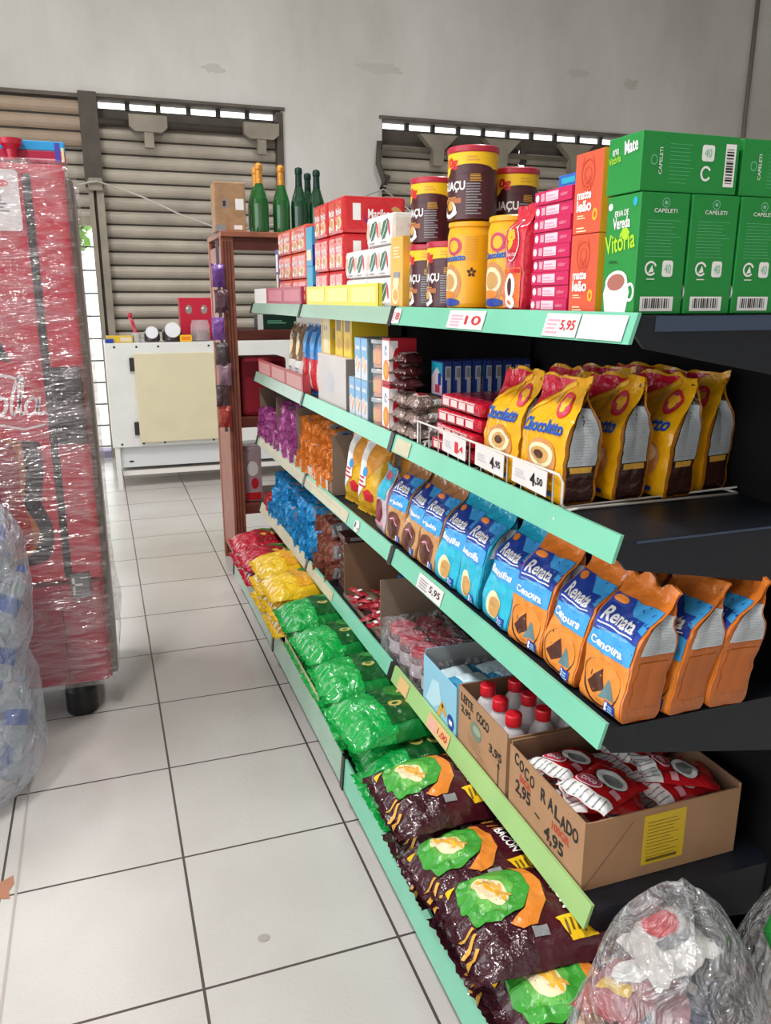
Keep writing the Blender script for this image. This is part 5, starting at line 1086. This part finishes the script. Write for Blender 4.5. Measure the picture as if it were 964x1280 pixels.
b = MB(); b.box(.09, 1.7, 6.52, 7.0, .10, .14, P('board_white', '#e6e2dc')); ob('lower_board', b, cb_, o_)
b = MB(); b.box(.0, 1.0, .0, .35, 0, .004, P('mat_black', '#2b2b33')); 
TZ = 1.131
b = MB(); b.box(0, .19, 0, .12, 0, .05, P('carton_yellow', '#d9b73a'), bev=.003); b.rect(fy(0, 0), .1, .01, .18, .04, P('pale_card', '#d9cdb8')); thing('small_carton', b.mesh('small_carton'), (.05, 6.50, TZ), 'flat yellow carton at the left end of the white cabinet', 'box')
b = MB(); b.box(0, .06, 0, .02, 0, .03, IB, bev=.003); thing('blue_sachet', b.mesh('blue_sachet'), (.04, 6.472, TZ), 'tiny blue packet in front of the flat yellow carton', 'packet')
b = MB(); b.lathe([(.03, 0), (.032, .01), (.03, .06), (.022, .07)], P('holder_grey', '#b8b4b2'), n=16); b.tube([(0, 0, .06), (-.02, 0, .14), (-.035, 0, .19)], .013, CRD); b.lathe([(0, -.02), (.02, 0), (.015, .02), (0, .025)], CRD, c=(-.037, 0, .195), n=14); thing('tool_holder', b.mesh('tool_holder'), (.27, 6.55, TZ), 'red handled tool standing in a grey cup on the white cabinet', 'tool')
DJ = F('jar_dark', '#43383c', bump=0, rough=.2)
for i, (x, s) in enumerate(((.385, 1.0), (.54, 1.25))):
    b = MB(); b.lathe([(.05, 0), (.062, .01), (.062, .06), (.05, .08)], DJ, n=24); l = MB(); n_ = 14
    l.lathe([(0, .0), (.045, .001), (.048, .006), (.045, .012), (0, .013)], M('doily_white', '#dcdde0', rough=.5) if i == 0 else M('doily_white'), n=20); l.xf(Matrix.Translation((0, -.058, .07)) @ Matrix.Rotation(PI*.42, 4, 'X'))
    t = thing('lidded_jar', None, (x, 6.58, TZ), ['dark jar with tilted white round lid, smaller one on the white cabinet', 'dark jar with tilted white round lid, larger one on the white cabinet'][i], 'jar', 'dark jars', parts=[('jar', b.mesh('jar')), ('lid', l.mesh('lid'), 'white round lid')], scale=(s, s, s))
# red counter display with trinkets
b = MB(); b.box(0, .40, 0, .02, 0, .33, M('display_red', '#c01f3a', rough=.4), bev=.003); b.box(0, .02, .02, .12, 0, .33, M('display_red')); b.box(.0, .40, .02, .12, 0, .02, M('display_red'))
g = fy(0, 0); 
for x in (.07, .19): b.ell(g, x, .24, .025, .035, P('trinket_grey', '#8c8a84'), .001); b.ell(g, x-.01, .25, .008, .008, IW, .002)
thing('display_stand', b.mesh('display_stand'), (.62, 6.70, TZ), 'red display stand on the white cabinet', 'display stand')
for i, (x, w_) in enumerate(((.76, .075), (.93, .055))):
    b = MB(); b.lathe([(w_*.9, 0), (w_, .01), (w_, .12), (w_*.85, .15), (w_*.9, .16)], M('clear_plastic'), n=28); c_ = MB(); c_.lathe([(0, .005), (w_*.9, .006), (w_*.92, .06), (w_*.7, .08), (0, .085)], F('jar_content_%d' % i, ['#7a4a4c', '#a8683f'][i], bump=.8, bscale=80), n=20)
    thing('sweet_jar', None, (x, 6.60, TZ), ['wide clear sweet jar in front of the red display', 'narrow clear sweet jar at the right of the red display'][i], 'jar', 'clear sweet jars', parts=[('jar', b.mesh('jar')), ('sweets', c_.mesh('sweets'))])
b = MB(); b.box(-.045, .045, -.03, .03, 0, .05, IY, bev=.004); b.rect(fy(-.03, -.045), .01, .01, .08, .04, IO); thing('sweet_packet', b.mesh('sweet_packet'), (.635, 6.52, TZ), 'small yellow packet in front of the red display', 'packet')
b = pillow(.09, .07, .04, 9, F('packet_magenta', '#b02a7a'), crimp=.01, wr=.004, nx=10, ny=10); thing('sweet_packet', b.mesh('sweet_packet'), (.70, 6.66-.02, TZ), 'crumpled magenta packet left of the clear sweet jar', 'packet') 
b = stand(pillow(.2, .12, .03, 3, F('packet_pale', '#c9c3d6'), crimp=.01, art=lambda b, f: b.rect(f, .03, .03, .09, .15, IB, .001, .02)), .2); b.xf(Matrix.Rotation(PI/2, 4, 'Z')); thing('sweet_packet', b.mesh('sweet_packet'), (.965, 6.70-.03, TZ+.0), 'pale blue and violet packet standing behind the narrow clear jar', 'packet')

# ================================================================== WOODEN RACK
WD = M('rack_wood', '#a2624a', rough=.45, vary=.25, vscale=14); WDD = M('rack_wood_dark', '#6c332a', rough=.5, vary=.2)
rk = thing('wooden_rack', None, (.85, 4.3, 0), 'reddish wooden rack with grooved posts at the far end of the gondola', 'rack'); o_ = (-.85, -4.3, 0)
def post(x, y):
    b = MB(); b.box(x, x+.062, y, y+.04, 0, 1.74, WD, bev=.003)
    for k in range(3): b.box(x+.012+.015*k, x+.018+.015*k, y-.004, y, .02, 1.72, WDD)
    ob('post', b, rk, o_)
for x, y in ((.588, 4.08), (.588, 4.50), (1.30, 4.08), (1.30, 4.50)): post(x, y)
b = MB(); b.box(.588, 1.362, 4.06, 4.56, 1.74, 1.765, WD, bev=.003); b.box(.65, 1.30, 4.09, 4.11, 1.68, 1.74, WDD); ob('top_board', b, rk, o_)
for z in (1.30, .86, .40): b = MB(); b.box(.60, 1.35, 4.10, 4.53, z-.05, z, WDD, bev=.003); ob('rack_shelf', b, rk, o_)
b = MB(); b.box(.592, .604, 4.13, 4.50, .10, 1.7, WD); ob('side_panel', b, rk, o_)
# bottles on the rack
GL = M('bottle_green', '#1c6b2c', rough=.08, spec=.9, trans=.35, coat=.4); GLD = M('bottle_dark_green', '#0f4a2a', rough=.08, spec=.9, trans=.3, coat=.4); GF = M('foil_gold', '#dd9a45', rough=.35, metal=.5, bump=.4, bscale=60); GFD = M('foil_green', '#1f3f36', rough=.3, metal=.5, bump=.3)
def fizz(g_, f_, nm):
    b = MB(); b.lathe([(.030, 0), (.042, .004), (.043, .02), (.043, .13), (.040, .155), (.028, .195), (.019, .225)], g_, n=28)
    c_ = MB(); c_.lathe([(.020, .205), (.0185, .225), (.0165, .27), (.017, .285), (.0195, .29), (.0195, .305), (.017, .315), (0, .322)], f_, n=24)
    return b.mesh('bottle_body'), c_.mesh('foil_cap')
fa, fb = fizz(GL, GF, 'a'), fizz(GLD, GFD, 'b')
for i, (x, y, s, k_, la) in enumerate(((.795, 4.13, 1.0, 0, 'gold foil bottle of fizzy wine nearest the parcel'), (.80, 4.24, .99, 0, 'gold foil bottle of fizzy wine standing behind the first one'), (.905, 4.14, .99, 0, 'gold foil bottle of fizzy wine, right of the other gold ones'),
     (.995, 4.14, .97, 1, 'dark green foil bottle, leftmost of the three dark capped ones'), (1.085, 4.14, .95, 1, 'dark green foil bottle, rightmost of the three dark capped ones'), (1.07, 4.26, .95, 1, 'dark green foil bottle partly hidden behind the others'))):
    f_ = fb if k_ else fa; thing('wine_bottle', None, (x, y, 1.766), la, 'bottle', 'bottles on the wooden rack', parts=[('bottle_body', f_[0]), ('foil_cap', f_[1], 'dark foil' if k_ else 'gold foil neck')], scale=(s, s, s))
PCL = M('parcel_card', '#a98562', rough=.5, vary=.2, vscale=20, bump=.4, bscale=25)
b = MB(); b.box(-.075, .075, -.06, .06, 0, .225, PCL, bev=.006); g = fy(-.06, -.075); b.rect(g, .10, .10, .14, .15, IW); b.rect(g, .035, .11, .065, .145, IGY); b.rect(g, .04, .115, .055, .14, IBR, .001); b.rect(g, .09, .01, .13, .03, IW); b.rect(g, .0, .0, .05, .03, IGY)
thing('taped_parcel', b.mesh('taped_parcel'), (.648, 4.17, 1.766), 'brown taped cardboard parcel on top of the wooden rack', 'parcel')
b = MB(); b.box(-.10, .10, -.05, .05, 0, .075, P('box_bottle_green', '#16392c'), bev=.002); g = fy(-.05, -.10); b.rect(g, 0, 0, .028, .075, IW); b.lines(g, .05, .03, .15, .05, 2, LG)
thing('green_box', b.mesh('green_box'), (.86, 4.17, 1.301), 'dark green box with white end on the upper rack shelf', 'box')
RDC = M('red_cloth', '#a3172f', rough=.6, vary=.2); b = MB(); b.box(-.12, .12, -.10, .10, 0, .30, RDC, bev=.02); b.rect(fy(-.10, -.12), .02, .20, .22, .28, IM)
thing('red_box', b.mesh('red_box'), (.79, 4.26, .861), 'large red bundle on the middle shelf of the wooden rack', 'box')
b = MB(); b.box(-.05, .05, -.06, .06, 0, .30, F('pack_pinkwhite', '#b9a0a8', bump=.5), bev=.015); g = fy(-.06, -.05); b.ell(g, .05, .18, .03, .04, IW); b.ell(g, .06, .10, .02, .03, IR); b.rect(g, .01, .01, .09, .05, IR)
thing('wrapped_bundle', b.mesh('wrapped_bundle'), (.71, 4.22, .401), 'pink and white wrapped bundle on the lower rack shelf', 'pack')
cols_ = [('#6b3f8c', 'purple'), ('#5a3a44', 'dark'), ('#7a4a9a', 'violet'), ('#4c3f44', 'blackish'), ('#8a6a7a', 'mauve'), ('#5a4a4e', 'brownish'), ('#a83a30', 'rust red')]
zs = [1.56, 1.44, 1.31, 1.19, 1.09, .985, .88]
b = MB(); b.box(-.008, .008, -.002, .002, 0, .92, P('strip_clear', '#6f6570')); sp = thing('hanging_strip', b.mesh('hanging_strip'), (.570, 4.07, .80), 'hanging strip on the left post of the wooden rack', 'strip')
for i, (h, nm) in enumerate(cols_):
    b = pillow(.11, .065, .022, i, F('hang_%d' % i, h, bump=.8), crimp=.01, wr=.005, nx=10, ny=8); stand(b, .11); b.xf(Matrix.Rotation(PI/2, 4, 'Z')); thing('snack_packet', b.mesh('snack_packet'), (.565+.012*math.sin(i*2.1), 4.052, zs[i]-.055), f'small {nm} packet clipped to the hanging strip, {ORD[i]} from the top', 'packet', 'packets on the hanging strip', rot=(0, 0, random.uniform(-.4, .4)))

# ================================================================== BAG OF BOTTLES (left foreground)
FB = film('bag_film', '#c9cddb', .14, .55, 4.5, rough=.22, strength=.9, sharp=6)
def blob(c, rx, ry, h, seed, mat, top=.25, amp=.05, sharp=2.6, nu=56, nv=44, neck=None):
    b = MB()
    def fn(u, v):
        t = u*2*PI; z = h*v
        k = (1-(1-min(1, v/.14))**2)**.5*.25+.75 if v < .14 else 1
        if v > 1-top: q_ = (v-(1-top))/top; k *= max(0.0, 1-q_**sharp)**.6
        x, y = rx*k*math.cos(t), ry*k*math.sin(t); p = V((x*3+seed, y*3, z*3))
        r_ = 1 + amp*(noise.noise(p*1.3)*1.4 + (1-abs(noise.noise(p*2.7+V((3, 1, 7))))*2)*.8 + noise.noise(p*7)*.35)
        return (c[0]+x*r_, c[1]+y*r_, max(c[2]+z*(1+amp*.4*noise.noise(V((math.cos(t)*2, math.sin(t)*2, seed)))*v), c[2]))
    b.grid(fn, nu, nv, mat); return b
t = thing('plastic_bag', blob((0, 0, 0), .33, .27, .99, 3, FB, amp=.045).mesh('plastic_bag'), (-.60, 2.44, .002), 'big translucent plastic bag full of bottles at the left edge', 'bag')
BP = F('pet_clear', '#c3ccd6', bump=.3, rough=.12, alpha=.8); LB = P('label_blue', '#2f56b8')
b = MB(); b.lathe([(.03, 0), (.038, .008), (.038, .05), (.034, .06), (.038, .07), (.038, .14), (.030, .175), (.014, .20), (.013, .215)], BP, n=20); lb = MB(); lb.lathe([(.0388, .075), (.0388, .125)], LB, n=20); lb.ell(cylmap(.0388, PI, 0), 0, .1, .015, .018, IW, .001); cp = MB(); cp.lathe([(.015, .212), (.016, .214), (.016, .23), (0, .232)], LB, n=14)
pm = (b.mesh('bottle_body'), lb.mesh('label'), cp.mesh('cap')); R = random.Random(5); k = 0
for z in range(4):
    for (x, y) in ((-.44, 2.31), (-.37, 2.42), (-.50, 2.42), (-.58, 2.30), (-.38, 2.55)):
        thing('water_bottle', None, (x+R.uniform(-.02, .02), y+R.uniform(-.02, .02), .06+.215*z), f'small water bottle with blue label inside the big plastic bag, {ORD[z]} layer from the floor', 'bottle', f'bottles in the bag, {ORD[z]} layer', rot=(R.uniform(-.6, .6), R.uniform(-.6, .6), R.uniform(0, 6)), parts=[('bottle_body', pm[0]), ('label', pm[1], 'blue label'), ('cap', pm[2])]); k += 1

# ================================================================== CLEAR BAGS (right foreground)
FC = film('clear_bag_film', '#d3d6da', .04, .48, 7, rough=.12, strength=1.0, sharp=7)
thing('plastic_bag', blob((0, 0, 0), .175, .13, .62, 8, FC, top=.55, amp=.09, sharp=1.5).mesh('plastic_bag'), (.735, .79, .002), 'crumpled clear plastic bag of sweets at the bottom right corner', 'bag')
thing('plastic_bag', blob((0, 0, 0), .16, .14, .56, 21, FC, top=.45, amp=.09, sharp=1.8).mesh('plastic_bag'), (1.08, .80, .002), 'crumpled clear plastic bag of toys cut by the right edge', 'bag')
R = random.Random(9)
pk_ = [('#8f7f9c', 'lilac'), ('#c9936f', 'peach'), ('#e2e2e4', 'white'), ('#8a9a4c', 'olive'), ('#c9c3b8', 'cream'), ('#3b4272', 'navy'), ('#b3545c', 'rose'), ('#d8d4d0', 'pale grey')]
for i in range(8):
    h, nm = pk_[i]; mf = F('bagpack_%d' % i, h, bump=.7)
    def art_(b, f, i=i): b.ell(f, .05, .07, .03, .04, [IO, IW, IGY, IY, IR, IP, IW, IR][i], .002, .015); b.rect(f, .02, .11, .08, .13, [IB, IR, IW, IBR, IY, IW, IY, IGY][i], .002, .015)
    b = pillow(.16, .12, .045, i+3, mf, crimp=.012, wr=.005, art=art_, nx=16, ny=12)
    thing('sweet_bag', b.mesh('sweet_bag'), (.735+.04*((i % 2)*2-1), .77+.01*i, .06+.055*i), f'{nm} sweet packet inside the clear bag at the bottom right, {ORD[i]} from the floor', 'packet', rot=(R.uniform(-.2, .2)+.35, R.uniform(-.2, .2)-.25, R.uniform(0, 6)))
cl_ = [('#2f9a45', 'green', .10), ('#d8327a', 'pink', .045), ('#d93a34', 'red', .035), ('#e6cf3a', 'yellow', .045), ('#e8e8e8', 'white', .05), ('#3aa04a', 'leaf green', .06)]
ps = [(.985, .75, .43), (.99, .72, .36), (.965, .76, .40), (1.05, .72, .42), (1.03, .76, .46), (1.04, .73, .33)]
for i, ((h, nm, s), p) in enumerate(zip(cl_, ps)):
    b = MB(); b.lathe([(0, 0), (s*.35, s*.08), (s*.48, s*.4), (s*.36, s*.8), (0, s)], F('toy_%d' % i, h, bump=.2, rough=.3), n=20)
    thing('small_toy', b.mesh('small_toy'), p, f'round {nm} plastic toy inside the clear bag at the right edge', 'toy', rot=(R.uniform(-1, 1), R.uniform(-1, 1), 0))
for i in range(5):
    b = pillow(.17, .13, .05, i+30, F('toypack_%d' % i, ['#c9c4be', '#b7a6a0', '#9fa6ac', '#c4b7a2', '#b9a3a8'][i], bump=.7), crimp=.012, wr=.005, nx=14, ny=12, art=lambda b, f: b.ell(f, .06, .08, .03, .03, IR, .002, .02))
    thing('sweet_bag', b.mesh('sweet_bag'), (1.07, .80, .02+.06*i), f'dull wrapped packet in the lower part of the right edge bag, {ORD[i]} from the floor', 'packet', rot=(R.uniform(-.1, .2), R.uniform(-.2, .1), R.uniform(0, 6)))
